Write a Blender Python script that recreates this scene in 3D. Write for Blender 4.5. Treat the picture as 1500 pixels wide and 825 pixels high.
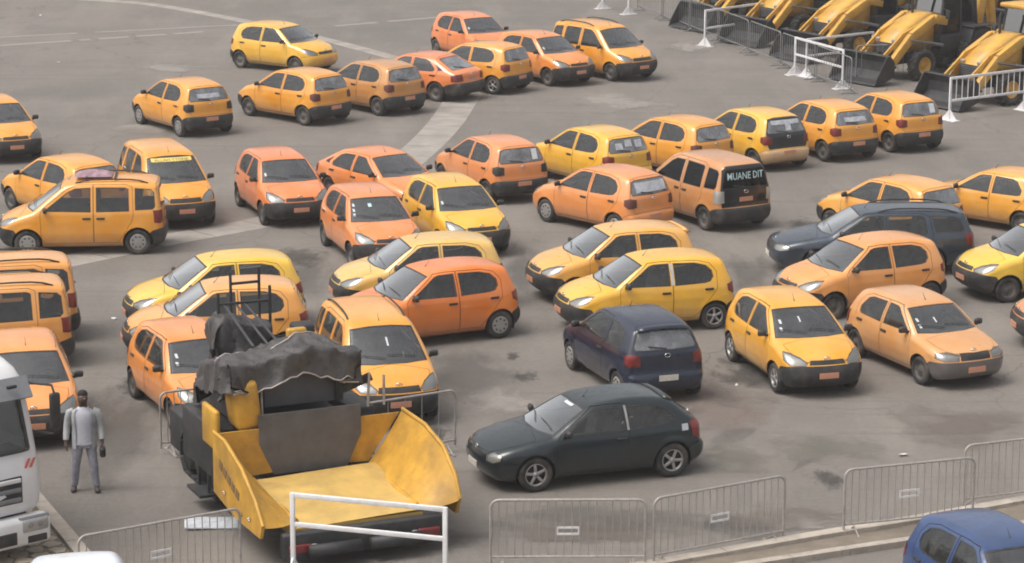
import bpy, bmesh, math, random
import numpy as np
from mathutils import Vector, Matrix, noise as mnoise

for o in list(bpy.data.objects):
    bpy.data.objects.remove(o, do_unlink=True)
SC = bpy.context.scene
COL = SC.collection
R = math.radians
random.seed(7)

# ------------------------------------------------------------------ camera
CAM_H, PITCH, FOCAL, ROLL = 13.733, R(13.217), 4002.5, R(-.198)     # focal length in pixels of a 1500 px wide picture
cd = bpy.data.cameras.new('camera'); cam = bpy.data.objects.new('camera', cd); COL.objects.link(cam)
cam.location = (0, 0, CAM_H)
cam.rotation_euler = (Matrix.Rotation(math.pi/2 - PITCH, 3, 'X') @ Matrix.Rotation(-ROLL, 3, 'Z')).to_euler()
cd.sensor_width = 36.0; cd.lens = 36.0*FOCAL/1500.0
cd.clip_start = .5; cd.clip_end = 2000
SC.camera = cam
SC.render.resolution_x, SC.render.resolution_y = 1024, 563
SC.cycles.pixel_filter_type = 'BLACKMAN_HARRIS'; SC.cycles.filter_width = 1.9

# ------------------------------------------------------------------ sky, sun, exposure
SUN_EL, SUN_AZ = R(62), R(248)
w = bpy.data.worlds.new('World'); SC.world = w; w.use_nodes = True
nt = w.node_tree; nt.nodes.clear()
out = nt.nodes.new('ShaderNodeOutputWorld'); bg = nt.nodes.new('ShaderNodeBackground')
sky = nt.nodes.new('ShaderNodeTexSky'); sky.sky_type = 'NISHITA'; sky.sun_disc = False
sky.sun_elevation = SUN_EL; sky.sun_rotation = SUN_AZ
sky.air_density = 1.0; sky.dust_density = 6.0; sky.ozone_density = .6
hs = nt.nodes.new('ShaderNodeHueSaturation'); hs.inputs['Saturation'].default_value = .16
nt.links.new(sky.outputs[0], hs.inputs['Color']); nt.links.new(hs.outputs[0], bg.inputs[0])
bg.inputs[1].default_value = .135
nt.links.new(bg.outputs[0], out.inputs[0])
sl = bpy.data.lights.new('sun', 'SUN'); so = bpy.data.objects.new('sun', sl); COL.objects.link(so)
sl.energy = 1.0; sl.angle = R(35); sl.color = (1, .93, .83)
so.rotation_euler = (math.pi/2 - SUN_EL, 0, math.pi - SUN_AZ)
SC.view_settings.view_transform = 'Standard'; SC.view_settings.look = 'None'
SC.view_settings.gamma = 1; SC.view_settings.use_curve_mapping = False
SC.view_settings.exposure = .5

# ------------------------------------------------------------------ pixel -> point at a height
def at(u, v, z=0.0):
    a, b = u-750, v-412.5
    c, s = math.cos(-ROLL), math.sin(-ROLL)
    a, b = c*a-s*b, s*a+c*b
    d = Vector((a/FOCAL, math.cos(PITCH)-b/FOCAL*math.sin(PITCH), -math.sin(PITCH)-b/FOCAL*math.cos(PITCH)))
    return Vector((0, 0, CAM_H)) + d*((z-CAM_H)/d.z)

# ------------------------------------------------------------------ materials
MATS = {}
def newmat(name):
    m = bpy.data.materials.new(name); m.use_nodes = True; MATS[name] = m
    return m, m.node_tree, m.node_tree.nodes['Principled BSDF']
def N(t, k, **kw):
    n = t.nodes.new(k)
    for a, b in kw.items(): setattr(n, a, b)
    return n
def coords(t, kind='Object'):
    return N(t, 'ShaderNodeTexCoord').outputs[kind]
def noise(t, vec, scale, detail=4, rough=.6):
    n = N(t, 'ShaderNodeTexNoise'); n.inputs['Scale'].default_value = scale
    n.inputs['Detail'].default_value = detail; n.inputs['Roughness'].default_value = rough
    if vec is not None: t.links.new(vec, n.inputs['Vector'])
    return n.outputs['Fac']
def ramp(t, fac, *stops):
    r = N(t, 'ShaderNodeValToRGB'); e = r.color_ramp.elements
    while len(e) < len(stops): e.new(.5)
    for i, (p, c) in enumerate(stops):
        e[i].position = p; e[i].color = tuple(c)+(1,) if len(c) == 3 else c
    t.links.new(fac, r.inputs[0]); return r.outputs[0]
def mixc(t, fac, a, b, mode='MIX'):
    m = N(t, 'ShaderNodeMix', data_type='RGBA', blend_type=mode)
    for i, v in ((0, fac), (6, a), (7, b)):
        if hasattr(v, 'links'): t.links.new(v, m.inputs[i])
        else: m.inputs[i].default_value = v if i == 0 else tuple(v)+((1,) if len(v) == 3 else ())
    return m.outputs[2]
def maths(t, op, a, b=0.0):
    m = N(t, 'ShaderNodeMath', operation=op)
    for i, v in ((0, a), (1, b)):
        if hasattr(v, 'links'): t.links.new(v, m.inputs[i])
        else: m.inputs[i].default_value = v
    return m.outputs[0]
def bump(t, p, h, dist, strength=1):
    b = N(t, 'ShaderNodeBump'); b.inputs['Distance'].default_value = dist; b.inputs['Strength'].default_value = strength
    t.links.new(h, b.inputs['Height']); t.links.new(b.outputs[0], p.inputs['Normal'])
def simple(name, col, rough=.5, metal=0, spec=.5, var=.15, scale=6, dirt=None, dirt_amt=.0, coat=0):
    m, t, p = newmat(name)
    c = coords(t); f = noise(t, c, scale)
    a = tuple(x*(1-var) for x in col); b = tuple(min(1, x*(1+var)) for x in col)
    cc = ramp(t, f, (.3, a), (.7, b))
    if dirt:
        g = noise(t, c, scale*.6, 6, .7)
        g = ramp(t, g, (.45, (0, 0, 0)), (.75, (dirt_amt,)*3))
        cc = mixc(t, g, cc, dirt)
    t.links.new(cc, p.inputs['Base Color'])
    p.inputs['Roughness'].default_value = rough; p.inputs['Metallic'].default_value = metal
    p.inputs['Specular IOR Level'].default_value = spec
    if coat: p.inputs['Coat Weight'].default_value = coat; p.inputs['Coat Roughness'].default_value = .12
    return m

DUST = (.42, .34, .26)
def make_paint():
    m, t, p = newmat('car_paint')
    oi = N(t, 'ShaderNodeObjectInfo'); c = coords(t)
    off = N(t, 'ShaderNodeVectorMath', operation='ADD'); t.links.new(c, off.inputs[0])
    loc = N(t, 'ShaderNodeVectorMath', operation='SCALE'); t.links.new(oi.outputs['Location'], loc.inputs[0]); loc.inputs['Scale'].default_value = 3.1
    t.links.new(loc.outputs[0], off.inputs[1]); v = off.outputs[0]
    base = oi.outputs['Color']
    f1 = noise(t, v, 1.3, 3, .55)
    lum = N(t, 'ShaderNodeRGBToBW'); t.links.new(base, lum.inputs[0])
    keep = maths(t, 'MINIMUM', maths(t, 'ADD', maths(t, 'MULTIPLY', lum.outputs[0], 2.4), .04), 1.0)
    pale = mixc(t, maths(t, 'MULTIPLY', keep, .12), mixc(t, 1.0, base, (1.12, 1.25, 1.5), 'MULTIPLY'), (.6, .55, .5))
    c1 = mixc(t, ramp(t, f1, (.38, (0, 0, 0)), (.72, (.8, .8, .8))), base, pale)       # sun-bleached patches
    f2 = noise(t, v, 5, 8, .72)
    c2 = mixc(t, maths(t, 'MULTIPLY', keep, ramp(t, f2, (.48, (0, 0, 0)), (.8, (.30, .30, .30)))), c1, DUST)         # dust film
    f3 = noise(t, v, 26, 3, .6)
    c3 = mixc(t, maths(t, 'MULTIPLY', keep, ramp(t, f3, (.66, (0, 0, 0)), (.76, (.35, .35, .35)))), c2, (.16, .12, .09))  # chips and grime spots
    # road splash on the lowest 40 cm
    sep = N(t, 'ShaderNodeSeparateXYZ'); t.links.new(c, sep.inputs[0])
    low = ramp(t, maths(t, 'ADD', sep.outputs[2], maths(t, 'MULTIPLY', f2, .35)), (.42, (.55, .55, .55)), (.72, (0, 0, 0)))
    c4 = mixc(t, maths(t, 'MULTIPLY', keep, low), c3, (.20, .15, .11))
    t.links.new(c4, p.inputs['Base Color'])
    t.links.new(ramp(t, f2, (.3, (.24,)*3), (.75, (.5,)*3)), p.inputs['Roughness'])
    t.links.new(maths(t, 'ADD', .75, maths(t, 'MULTIPLY', keep, .15)), p.inputs['Coat Weight']); p.inputs['Specular IOR Level'].default_value = .3; p.inputs['Coat Roughness'].default_value = .08; p.inputs['Coat IOR'].default_value = 1.6
    b = N(t, 'ShaderNodeBump'); b.inputs['Distance'].default_value = .02; b.inputs['Strength'].default_value = .35
    t.links.new(noise(t, v, 2.6, 2, .5), b.inputs['Height'])
    t.links.new(b.outputs[0], p.inputs['Normal']); t.links.new(b.outputs[0], p.inputs['Coat Normal'])
make_paint()
def make_glass(name, tint, haze_, dust, refl=1.9, power=1.0):
    m, t, p = newmat(name)
    outn = t.nodes['Material Output']
    tr = N(t, 'ShaderNodeBsdfTransparent'); tr.inputs[0].default_value = tuple(tint)+(1,)
    gl = N(t, 'ShaderNodeBsdfGlossy'); gl.inputs['Roughness'].default_value = .03; gl.inputs[0].default_value = (1, 1, 1, 1)
    df = N(t, 'ShaderNodeBsdfDiffuse'); df.inputs[0].default_value = tuple(dust)+(1,)
    fr = N(t, 'ShaderNodeFresnel'); fr.inputs['IOR'].default_value = 1.6
    oi = N(t, 'ShaderNodeObjectInfo')
    off = N(t, 'ShaderNodeVectorMath', operation='ADD'); t.links.new(coords(t), off.inputs[0]); t.links.new(oi.outputs['Location'], off.inputs[1])
    f = noise(t, off.outputs[0], 3, 6, .65)
    m1 = N(t, 'ShaderNodeMixShader'); m2 = N(t, 'ShaderNodeMixShader')
    t.links.new(ramp(t, f, (.3, (haze_*.4,)*3), (.75, (haze_*1.6,)*3)), m1.inputs[0])
    t.links.new(tr.outputs[0], m1.inputs[1]); t.links.new(df.outputs[0], m1.inputs[2])
    t.links.new(maths(t, 'MINIMUM', maths(t, 'MULTIPLY', maths(t, 'POWER', fr.outputs[0], power), refl), 1.0), m2.inputs[0])
    t.links.new(m1.outputs[0], m2.inputs[1]); t.links.new(gl.outputs[0], m2.inputs[2])
    t.links.new(m2.outputs[0], outn.inputs['Surface'])
make_glass('window_glass', (.62, .65, .65), .05, (.40, .40, .40), 1.1)
make_glass('screen_glass', (.66, .70, .71), .06, (.45, .46, .48), 8.0, 1.5)
make_glass('rear_glass', (.55, .58, .6), .30, (.58, .6, .64))
make_glass('dark_glass', (.03, .034, .045), .04, (.16, .19, .23), .4)
make_glass('lamp_glass', (.9, .9, .9), .16, (.6, .58, .54))
simple('rubber', (.022, .022, .023), .75, var=.3, dirt=(.16, .13, .11), dirt_amt=.6)
simple('black_trim', (.02, .02, .021), .5, var=.3, dirt=(.14, .12, .1), dirt_amt=.4)
simple('plastic_bumper', (.026, .027, .029), .55, var=.3, scale=4, dirt=(.17, .14, .12), dirt_amt=.45)
simple('lining', (.20, .19, .18), .9)
simple('seat_cloth', (.17, .16, .155), .95, var=.3)
simple('dash_plastic', (.04, .04, .042), .7)
simple('rim_silver', (.42, .41, .40), .42, .55, var=.15, dirt=(.2, .15, .11), dirt_amt=.6)
simple('rim_steel', (.10, .095, .09), .6, .2, var=.3, dirt=(.26, .2, .15), dirt_amt=.6)
simple('lamp_reflector', (.50, .49, .46), .32, .6, var=.1)
simple('tail_red', (.17, .02, .018), .25, var=.2, coat=.5)
simple('tail_dull', (.12, .035, .03), .5, var=.25)
simple('lamp_amber', (.65, .22, .03), .3, var=.2)
simple('plate_orange', (.58, .27, .17), .5, var=.12, scale=20)
simple('plate_pale', (.62, .58, .5), .5, var=.12, scale=20)
simple('white_print', (.58, .60, .62), .6, var=.1)
simple('pale_grey_print', (.46, .48, .52), .6, var=.25, scale=9)
simple('yellow_print', (.78, .60, .16), .6, var=.1)
simple('brown_print', (.20, .12, .05), .6, var=.1)
simple('pale_teal_print', (.50, .66, .68), .6, var=.12)
simple('chrome', (.7, .7, .7), .18, 1, var=.05)
simple('undertray', (.02, .02, .02), .9)

# ------------------------------------------------------------------ mesh helpers
def mesh_from(name, verts, faces, mats, fmat=None, smooth=False, normals=None):
    me = bpy.data.meshes.new(name); me.from_pydata([tuple(v) for v in verts], [], [tuple(f) for f in faces])
    for k in mats: me.materials.append(MATS[k])
    if fmat is not None: me.polygons.foreach_set('material_index', fmat)
    if smooth: me.polygons.foreach_set('use_smooth', [True]*len(me.polygons))
    me.update()
    if normals is not None: me.normals_split_custom_set_from_vertices([tuple(n) for n in normals])
    return me
class MB:
    """collects boxes, bars, tubes and sheets, then gives ONE mesh"""
    def __init__(s): s.v = []; s.f = []; s.m = []; s.mi = 0; s.sm = []
    def add(s, vs, fs, smooth=False):
        o = len(s.v); s.v += [Vector(v) for v in vs]
        for f in fs: s.f.append([i+o for i in f]); s.m.append(s.mi); s.sm.append(smooth)
        return s
    def box(s, c, d, rot=None, bev=0.0):
        bm = bmesh.new(); bmesh.ops.create_cube(bm, size=1)
        for v in bm.verts: v.co = Vector((v.co.x*d[0], v.co.y*d[1], v.co.z*d[2]))
        if bev: bmesh.ops.bevel(bm, geom=bm.edges[:], offset=bev, segments=2, affect='EDGES', profile=.5)
        M = (rot if rot is not None else Matrix.Identity(3))
        bm.verts.index_update()
        s.add([M @ v.co + Vector(c) for v in bm.verts], [[v.index for v in f.verts] for f in bm.faces], bool(bev)); bm.free(); return s
    def bar(s, a, b, wd, ht=None, bev=0.0, up=(0, 0, 1)):
        a, b = Vector(a), Vector(b); ht = ht or wd; d = b-a; x = d.normalized(); u = Vector(up)
        if abs(x.dot(u)) > .98: u = Vector((1, 0, 0))
        y = u.cross(x).normalized(); z = x.cross(y)
        return s.box((a+b)/2, (d.length, wd, ht), Matrix((x, y, z)).transposed(), bev)
    def tube(s, pts, r, n=8, cap=True, closed=False):
        pts = [Vector(p) for p in pts]; k = len(pts); rs = r if isinstance(r, (list, tuple)) else [r]*k
        vs = []; ref = None
        for i, p in enumerate(pts):
            a = pts[(i-1) % k] if (i or closed) else p; b = pts[(i+1) % k] if (i < k-1 or closed) else p
            t = (b-a).normalized()
            if ref is None:
                ref = Vector((0, 0, 1)) if abs(t.z) < .9 else Vector((1, 0, 0))
            u = (ref - t*ref.dot(t)).normalized(); ref = u; v = t.cross(u)
            for j in range(n):
                q = 2*math.pi*j/n; vs.append(p + (u*math.cos(q)+v*math.sin(q))*rs[i])
        fs = []
        for i in range(k if closed else k-1):
            for j in range(n):
                i2 = (i+1) % k; fs.append([i*n+j, i*n+(j+1) % n, i2*n+(j+1) % n, i2*n+j])
        s.add(vs, fs, True)
        if cap and not closed:
            s.add(vs[:n], [list(range(n))[::-1]]); s.add(vs[-n:], [list(range(n))])
        return s
    def lathe(s, prof, n=24, axis='y', c=(0, 0, 0), smooth=True):
        vs = []
        for (r, h) in prof:
            for j in range(n):
                q = 2*math.pi*j/n; a, b = r*math.cos(q), r*math.sin(q)
                vs.append(Vector({'y': (a, h, b), 'z': (a, b, h), 'x': (h, a, b)}[axis]) + Vector(c))
        fs = [[i*n+j, i*n+(j+1) % n, (i+1)*n+(j+1) % n, (i+1)*n+j] for i in range(len(prof)-1) for j in range(n)]
        return s.add(vs, fs, smooth)
    def prism(s, poly, y0, y1, axis='y'):
        k = len(poly)
        P = lambda p, h: {'y': (p[0], h, p[1]), 'z': (p[0], p[1], h), 'x': (h, p[0], p[1])}[axis]
        vs = [P(p, y0) for p in poly]+[P(p, y1) for p in poly]
        fs = [list(range(k))[::-1], list(range(k, 2*k))]+[[i, (i+1) % k, k+(i+1) % k, k+i] for i in range(k)]
        return s.add(vs, fs)
    def mat(s, i): s.mi = i; return s
    def mesh(s, name, mats, recalc=True):
        if isinstance(mats, str): mats = [mats]
        me = mesh_from(name, s.v, s.f, mats, s.m)
        if recalc:
            bm = bmesh.new(); bm.from_mesh(me); bmesh.ops.delete(bm, geom=[v for v in bm.verts if not v.link_faces], context='VERTS'); bmesh.ops.recalc_face_normals(bm, faces=bm.faces[:]); bm.to_mesh(me); bm.free()
        me.polygons.foreach_set('use_smooth', s.sm); me.update()
        return me
def ob(name, me, parent=None, loc=None, rot=None):
    o = bpy.data.objects.new(name, me); COL.objects.link(o); o.parent = parent
    if loc is not None: o.location = loc
    if rot is not None: o.rotation_euler = rot
    return o
def empty(name, loc=(0, 0, 0), rz=0):
    o = bpy.data.objects.new(name, None); COL.objects.link(o); o.location = loc; o.rotation_euler = (0, 0, rz); o.empty_display_size = .3
    return o
def tag(o, label=None, cat=None, group=None, kind=None):
    for k, v in (('label', label), ('category', cat), ('group', group), ('kind', kind)):
        if v: o[k] = v
    return o
def copy_tree(o, parent=None):
    c = o.copy(); COL.objects.link(c); c.parent = parent
    for ch in o.children: copy_tree(ch, c)
    return c

# ------------------------------------------------------------------ car bodies: rounded intersection of side, front and plan outlines
def chaikin(p, n=2, closed=True):
    p = np.array(p, float)
    for _ in range(n):
        q = np.roll(p, -1, 0); p = np.stack([.75*p+.25*q, .25*p+.75*q], 1).reshape(-1, 2)
    return p
def poly_sdf(P, X, Z):
    d = np.full(X.shape, 1e9); ins = np.zeros(X.shape, bool); n = len(P)
    for i in range(n):
        ax, az = P[i]; bx, bz = P[(i+1) % n]; ex, ez = bx-ax, bz-az
        wx, wz = X-ax, Z-az; L = ex*ex+ez*ez+1e-12
        h = np.clip((wx*ex+wz*ez)/L, 0, 1)
        d = np.minimum(d, (wx-ex*h)**2+(wz-ez*h)**2)
        if abs(ez) > 1e-9:
            c = (az > Z) != (bz > Z); ins ^= c & (X < ex*(Z-az)/ez+ax)
    return np.where(ins, -1, 1)*np.sqrt(d)
def smoothcurve(pts, lo, hi, n=400, win=25):
    xs = np.linspace(lo, hi, n); ys = np.interp(xs, [p[0] for p in pts], [p[1] for p in pts])
    pad = np.pad(ys, win, mode='edge'); ker = np.hanning(win*2+1); ker /= ker.sum()
    return xs, np.convolve(pad, ker, 'same')[win:-win]
class Body:
    def __init__(s, sil, wz, px, bow=(.26, .13), crown=.05, k=.13, arches=(), flare=.015, rough=2):
        s.lo, s.hi = -2.9, 2.9
        s.gx = np.arange(s.lo, s.hi, .01); s.gz = np.arange(-.2, 2.4, .01)
        X, Z = np.meshgrid(s.gx, s.gz, indexing='ij')
        s.S = poly_sdf(chaikin(sil, rough), X, Z)
        s.wz = smoothcurve(wz, 0, 2.4, 400, 10); s.px = smoothcurve(px, s.lo, s.hi, 400, 16)
        s.bow, s.crown, s.k, s.arches, s.flare = bow, crown, k, arches, flare
        s.sil = sil
    def samp(s, x, z):
        fx = np.clip((x-s.gx[0])/.01, 0, len(s.gx)-1.001); fz = np.clip((z-s.gz[0])/.01, 0, len(s.gz)-1.001)
        i = fx.astype(int); j = fz.astype(int); a = fx-i; b = fz-j; S = s.S
        return S[i, j]*(1-a)*(1-b)+S[i+1, j]*a*(1-b)+S[i, j+1]*(1-a)*b+S[i+1, j+1]*a*b
    def f(s, p):
        x, y, z = p[..., 0], p[..., 1], p[..., 2]; y2 = y*y
        c = np.where(x > 0, s.bow[0], s.bow[1])*np.clip(x/1.2, -1, 1)
        a = s.samp(x+c*y2, z+s.crown*y2)
        W = np.interp(z, *s.wz)*np.interp(x, *s.px)
        for (ax, az, ar) in s.arches:
            d = np.sqrt((x-ax)**2+(z-az)**2); W = W+s.flare*np.exp(-((d-ar)/.07)**2)
        b = (np.abs(y)-W)*.95
        h = np.maximum(s.k-np.abs(a-b), 0)/s.k
        return np.maximum(a, b)+h*h*s.k*.25
    def grad(s, p, e=.006):
        g = np.stack([(s.f(p+d)-s.f(p-d))/(2*e) for d in np.eye(3)*e], -1)
        return g
    def normal(s, p):
        g = s.grad(p, .010); return g/np.maximum(np.linalg.norm(g, axis=-1, keepdims=True), 1e-9)
    def net(s, h=.05):
        xs = np.arange(-2.5, 2.5, h)+.013; ys = np.arange(-1.05, 1.0501, h)+h/2; zs = np.arange(0, 2.2, h)+.007
        ys = (np.arange(-int(1.05/h), int(1.05/h)+1)+.5)*h
        G = np.stack(np.meshgrid(xs, ys, zs, indexing='ij'), -1); F = s.f(G); I = F < 0
        nx, ny, nz = F.shape
        acc = np.zeros((nx-1, ny-1, nz-1, 3)); cnt = np.zeros((nx-1, ny-1, nz-1))
        offs = [(a, b, c) for a in (0, 1) for b in (0, 1) for c in (0, 1)]
        sl = lambda o: tuple(slice(o[i], o[i]+(nx-1, ny-1, nz-1)[i]) for i in range(3))
        for o in offs:
            for ax in range(3):
                if o[ax] == 0:
                    o2 = list(o); o2[ax] = 1; A, B = sl(o), sl(o2)
                    cr = I[A] != I[B]; t = F[A]/np.where(cr, F[A]-F[B], 1)
                    acc += np.where(cr[..., None], G[A]+(G[B]-G[A])*t[..., None], 0); cnt += cr
        on = cnt > 0; idx = -np.ones(cnt.shape, int); idx[on] = np.arange(on.sum())
        V = acc[on]/cnt[on][:, None]
        Q = []
        for ax in range(3):
            A = [slice(0, n) for n in F.shape]; B = list(A); A[ax] = slice(0, F.shape[ax]-1); B[ax] = slice(1, F.shape[ax])
            cr = I[tuple(A)] != I[tuple(B)]; e = np.argwhere(cr); o1, o2 = [(1, 2), (2, 0), (0, 1)][ax]
            ok = (e[:, o1] > 0) & (e[:, o2] > 0); e = e[ok]; inside = I[tuple(e.T)]
            def g(d1, d2):
                q = e.copy(); q[:, o1] -= d1; q[:, o2] -= d2; return idx[tuple(q.T)]
            q = np.stack([g(1, 1), g(0, 1), g(0, 0), g(1, 0)], 1)
            q[~inside] = q[~inside][:, ::-1]; Q.append(q)
        Q = np.concatenate(Q)
        for _ in range(5):
            g = s.grad(V); V = V - s.f(V)[:, None]*g/np.maximum((g*g).sum(1, keepdims=True), .2)
        return V, Q
    def hit(s, p, d, t0=0., t1=2.5):
        """first surface point going from outside p along d"""
        p, d = np.array(p, float), np.array(d, float)
        ts = np.linspace(t0, t1, 500); v = s.f(p+ts[:, None]*d)
        i = int(np.argmax(v < 0)); 
        if i == 0: return None
        a, b = ts[i-1], ts[i]
        for _ in range(12):
            m = (a+b)/2
            if s.f((p+m*d)[None])[0] < 0: b = m
            else: a = m
        return Vector(p+a*d)
    def sy(s, x, z, side=1): return s.hit((x, side*1.5, z), (0, -side, 0))
    def sf(s, y, z): return s.hit((2.7, y, z), (-1, 0, 0), 0, 4.5)
    def sr(s, y, z): return s.hit((-2.7, y, z), (1, 0, 0), 0, 4.5)
    def st(s, x, y): return s.hit((x, y, 2.3), (0, 0, -1), 0, 2.3)

class Cutter:
    def __init__(s, body, h=.05):
        s.body = body; V, Q = body.net(h)
        bm = s.bm = bmesh.new(); vs = [bm.verts.new(v) for v in V]
        s.lay = bm.faces.layers.int.new('part')
        for q in Q:
            try: bm.faces.new([vs[i] for i in q])
            except ValueError: pass
        bm.normal_update(); s.ids = {'body': 0}; s.names = ['body']
    def pid(s, n):
        if n not in s.ids: s.ids[n] = len(s.names); s.names.append(n)
        return s.ids[n]
    def cut(s, d, pts, name, src='body', grow=0., face=.05, cond=None):
        """all faces of src inside the convex outline pts (seen along d) become part `name`"""
        bm, lay = s.bm, s.lay; d = Vector(d).normalized(); pts = [Vector(p) for p in pts]; sid = s.pid(src); nid = s.pid(name)
        c = sum(pts, Vector())/len(pts)
        fs = [f for f in bm.faces if f[lay] == sid and (face is None or f.normal.dot(d) > face) and (cond is None or cond(f.calc_center_median()))]
        n = len(pts)
        for i in range(n):
            a, b = pts[i], pts[(i+1) % n]; pn = (b-a).cross(d)
            if pn.length < 1e-6: continue
            pn.normalize()
            if pn.dot(c-a) > 0: pn = -pn
            co = a+pn*grow
            if not fs: return
            geom = set(fs)
            for f in fs: geom.update(f.edges); geom.update(f.verts)
            r = bmesh.ops.bisect_plane(bm, geom=list(geom), dist=1e-5, plane_co=co, plane_no=pn)
            new = [g for g in r['geom'] if isinstance(g, bmesh.types.BMFace)]
            fs = [f for f in new if f.is_valid and (f.calc_center_median()-co).dot(pn) < 0]
        for f in fs: f[lay] = nid
    def panel(s, d, pts, name, seam=.0045, src='body', **k):
        s.cut(d, pts, 'seam', src, seam, **k); s.cut(d, pts, name, 'seam', -seam, face=None, cond=k.get('cond'))
    def window(s, d, pts, name, src='body', rim=.017, **k):
        s.cut(d, pts, 'seal_'+src, src, 0, **k); s.cut(d, pts, name, 'seal_'+src, -rim, face=None, cond=k.get('cond'))
    def extract(s, groups, name, mats, off=0.0, shell=0.0, offs=None):
        """groups: list of (part, material index); returns a mesh with the body's own smooth normals"""
        V = []; F = []; M = []; remap = {}
        ids = {s.ids[g]: (mi, g) for g, mi in groups if g in s.ids}
        for f in s.bm.faces:
            if f[s.lay] in ids:
                mi, g = ids[f[s.lay]]; ff = []
                for v in f.verts:
                    k = (v.index, g)
                    if k not in remap: remap[k] = len(V); V.append((v.co.copy(), (offs or {}).get(g, off)))
                    ff.append(remap[k])
                F.append(ff); M.append(mi)
        if not F: return None
        P = np.array([tuple(v) for v, _ in V]); Nn = s.body.normal(P)
        P = P+Nn*np.array([o for _, o in V])[:, None]
        if shell:
            n = len(P); cnt = {}
            for f in F:
                for i in range(len(f)):
                    e = (f[i], f[(i+1) % len(f)]); cnt[e] = cnt.get(e, 0)+1
            bd = [e for e in cnt if (e[1], e[0]) not in cnt]
            P2 = P-Nn*shell; F2 = [f[::-1] for f in F]
            Vv = list(P)+list(P2); NN = list(Nn)+list(-Nn)
            FF = F+[[i+n for i in f] for f in F2]; MM = M+[len(mats)]*len(F2)
            for a, b in bd:
                o = len(Vv); q = [P[a], P[b], P2[b], P2[a]]; nn = np.cross(q[2]-q[0], q[1]-q[0]); l = np.linalg.norm(nn)
                nn = nn/l if l > 1e-9 else Nn[a]
                Vv += q; NN += [nn]*4; FF.append([o+1, o, o+3, o+2]); MM.append(M[0])
            return mesh_from(name, Vv, FF, list(mats)+['lining'], MM, True, NN)
        return mesh_from(name, P, F, mats, M, True, Nn)

def mirror_pts(p): return [(x, -y, z) for x, y, z in p]
SIDE = lambda poly: [(x, 0, z) for x, z in poly]
FRONT = lambda poly: [(0, y, z) for y, z in poly]
TOP = lambda poly: [(x, y, 0) for x, y in poly]

# wheels (shared by every car): tyre lathe + rim
def tyre_mesh(r, wd, name='tyre'):
    h = wd/2; b = MB()
    b.lathe([(r*.62, -h*.9), (r*.80, -h), (r*.93, -h*.97), (r*.985, -h*.75), (r, -h*.4), (r, h*.4), (r*.985, h*.75), (r*.93, h*.97), (r*.80, h), (r*.62, h*.9), (r*.62, -h*.9)], 26)
    return b.mesh(name, 'rubber')
def rim_mesh(r, wd, style):
    h = wd/2; b = MB(); rr = r*.64
    if style == 'steel':
        b.lathe([(rr, -h*.9), (rr, h*.88), (rr*.93, h*.9), (rr*.88, h*.55), (rr*.70, h*.5), (rr*.55, h*.62), (rr*.3, h*.66), (rr*.22, h*.8), (0.001, h*.82)], 20)
        me = b.mesh('steel_rim', 'rim_steel')
    elif style == 'cap':
        b.lathe([(rr, -h*.9), (rr, h*.9), (rr*.94, h*.98), (rr*.80, h*.92), (rr*.45, h*1.02), (rr*.2, h*1.06), (0.001, h*1.06)], 20)
        b.mat(1)
        for i in range(8):
            a = 2*math.pi*i/8; Rm = Matrix.Rotation(-a, 3, 'Y')
            b.box(Rm @ Vector((rr*.66, h*.965, 0)), (rr*.2, .016, rr*.17), Rm)
        me = b.mesh('hubcap_rim', ['rim_silver', 'black_trim'])
    else:
        b.mat(1).lathe([(rr*.98, -h*.2), (rr*.9, h*.1), (rr*.3, h*.1), (0.001, h*.1)], 20)
        b.mat(0).lathe([(rr, -h*.9), (rr, h*.92), (rr*.93, h*.95), (rr*.88, h*.5)], 20)
        b.lathe([(rr*.28, h*.2), (rr*.26, h*.9), (.001, h*.95)], 12)
        for i in range(5):
            a = 2*math.pi*i/5+.3; Rm = Matrix.Rotation(-a, 3, 'Y')
            b.box(Rm @ Vector((rr*.58, h*.72, 0)), (rr*.72, .03, rr*.26), Rm, .008)
        me = b.mesh('alloy_rim', ['rim_silver', 'black_trim'])
    return me
TYRES = {}; RIMS = {}
def wheel_meshes(r, wd, style):
    if (r, wd) not in TYRES: TYRES[(r, wd)] = tyre_mesh(r, wd)
    if (r, wd, style) not in RIMS: RIMS[(r, wd, style)] = rim_mesh(r, wd, style)
    return TYRES[(r, wd)], RIMS[(r, wd, style)]

def seat_mesh(wd, name='seat'):
    b = MB()
    b.box((.05, 0, .12), (.5, wd, .2), None, .05)
    b.box((-.24, 0, .42), (.16, wd, .62), Matrix.Rotation(-.2, 3, 'Y'), .06)
    k = 1 if wd < .7 else 2
    for i in range(k):
        y = 0 if k == 1 else (-.33+.66*i)
        b.box((-.34, y, .80), (.10, .26, .17), Matrix.Rotation(-.2, 3, 'Y'), .04)
    return b.mesh(name, 'seat_cloth')

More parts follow.
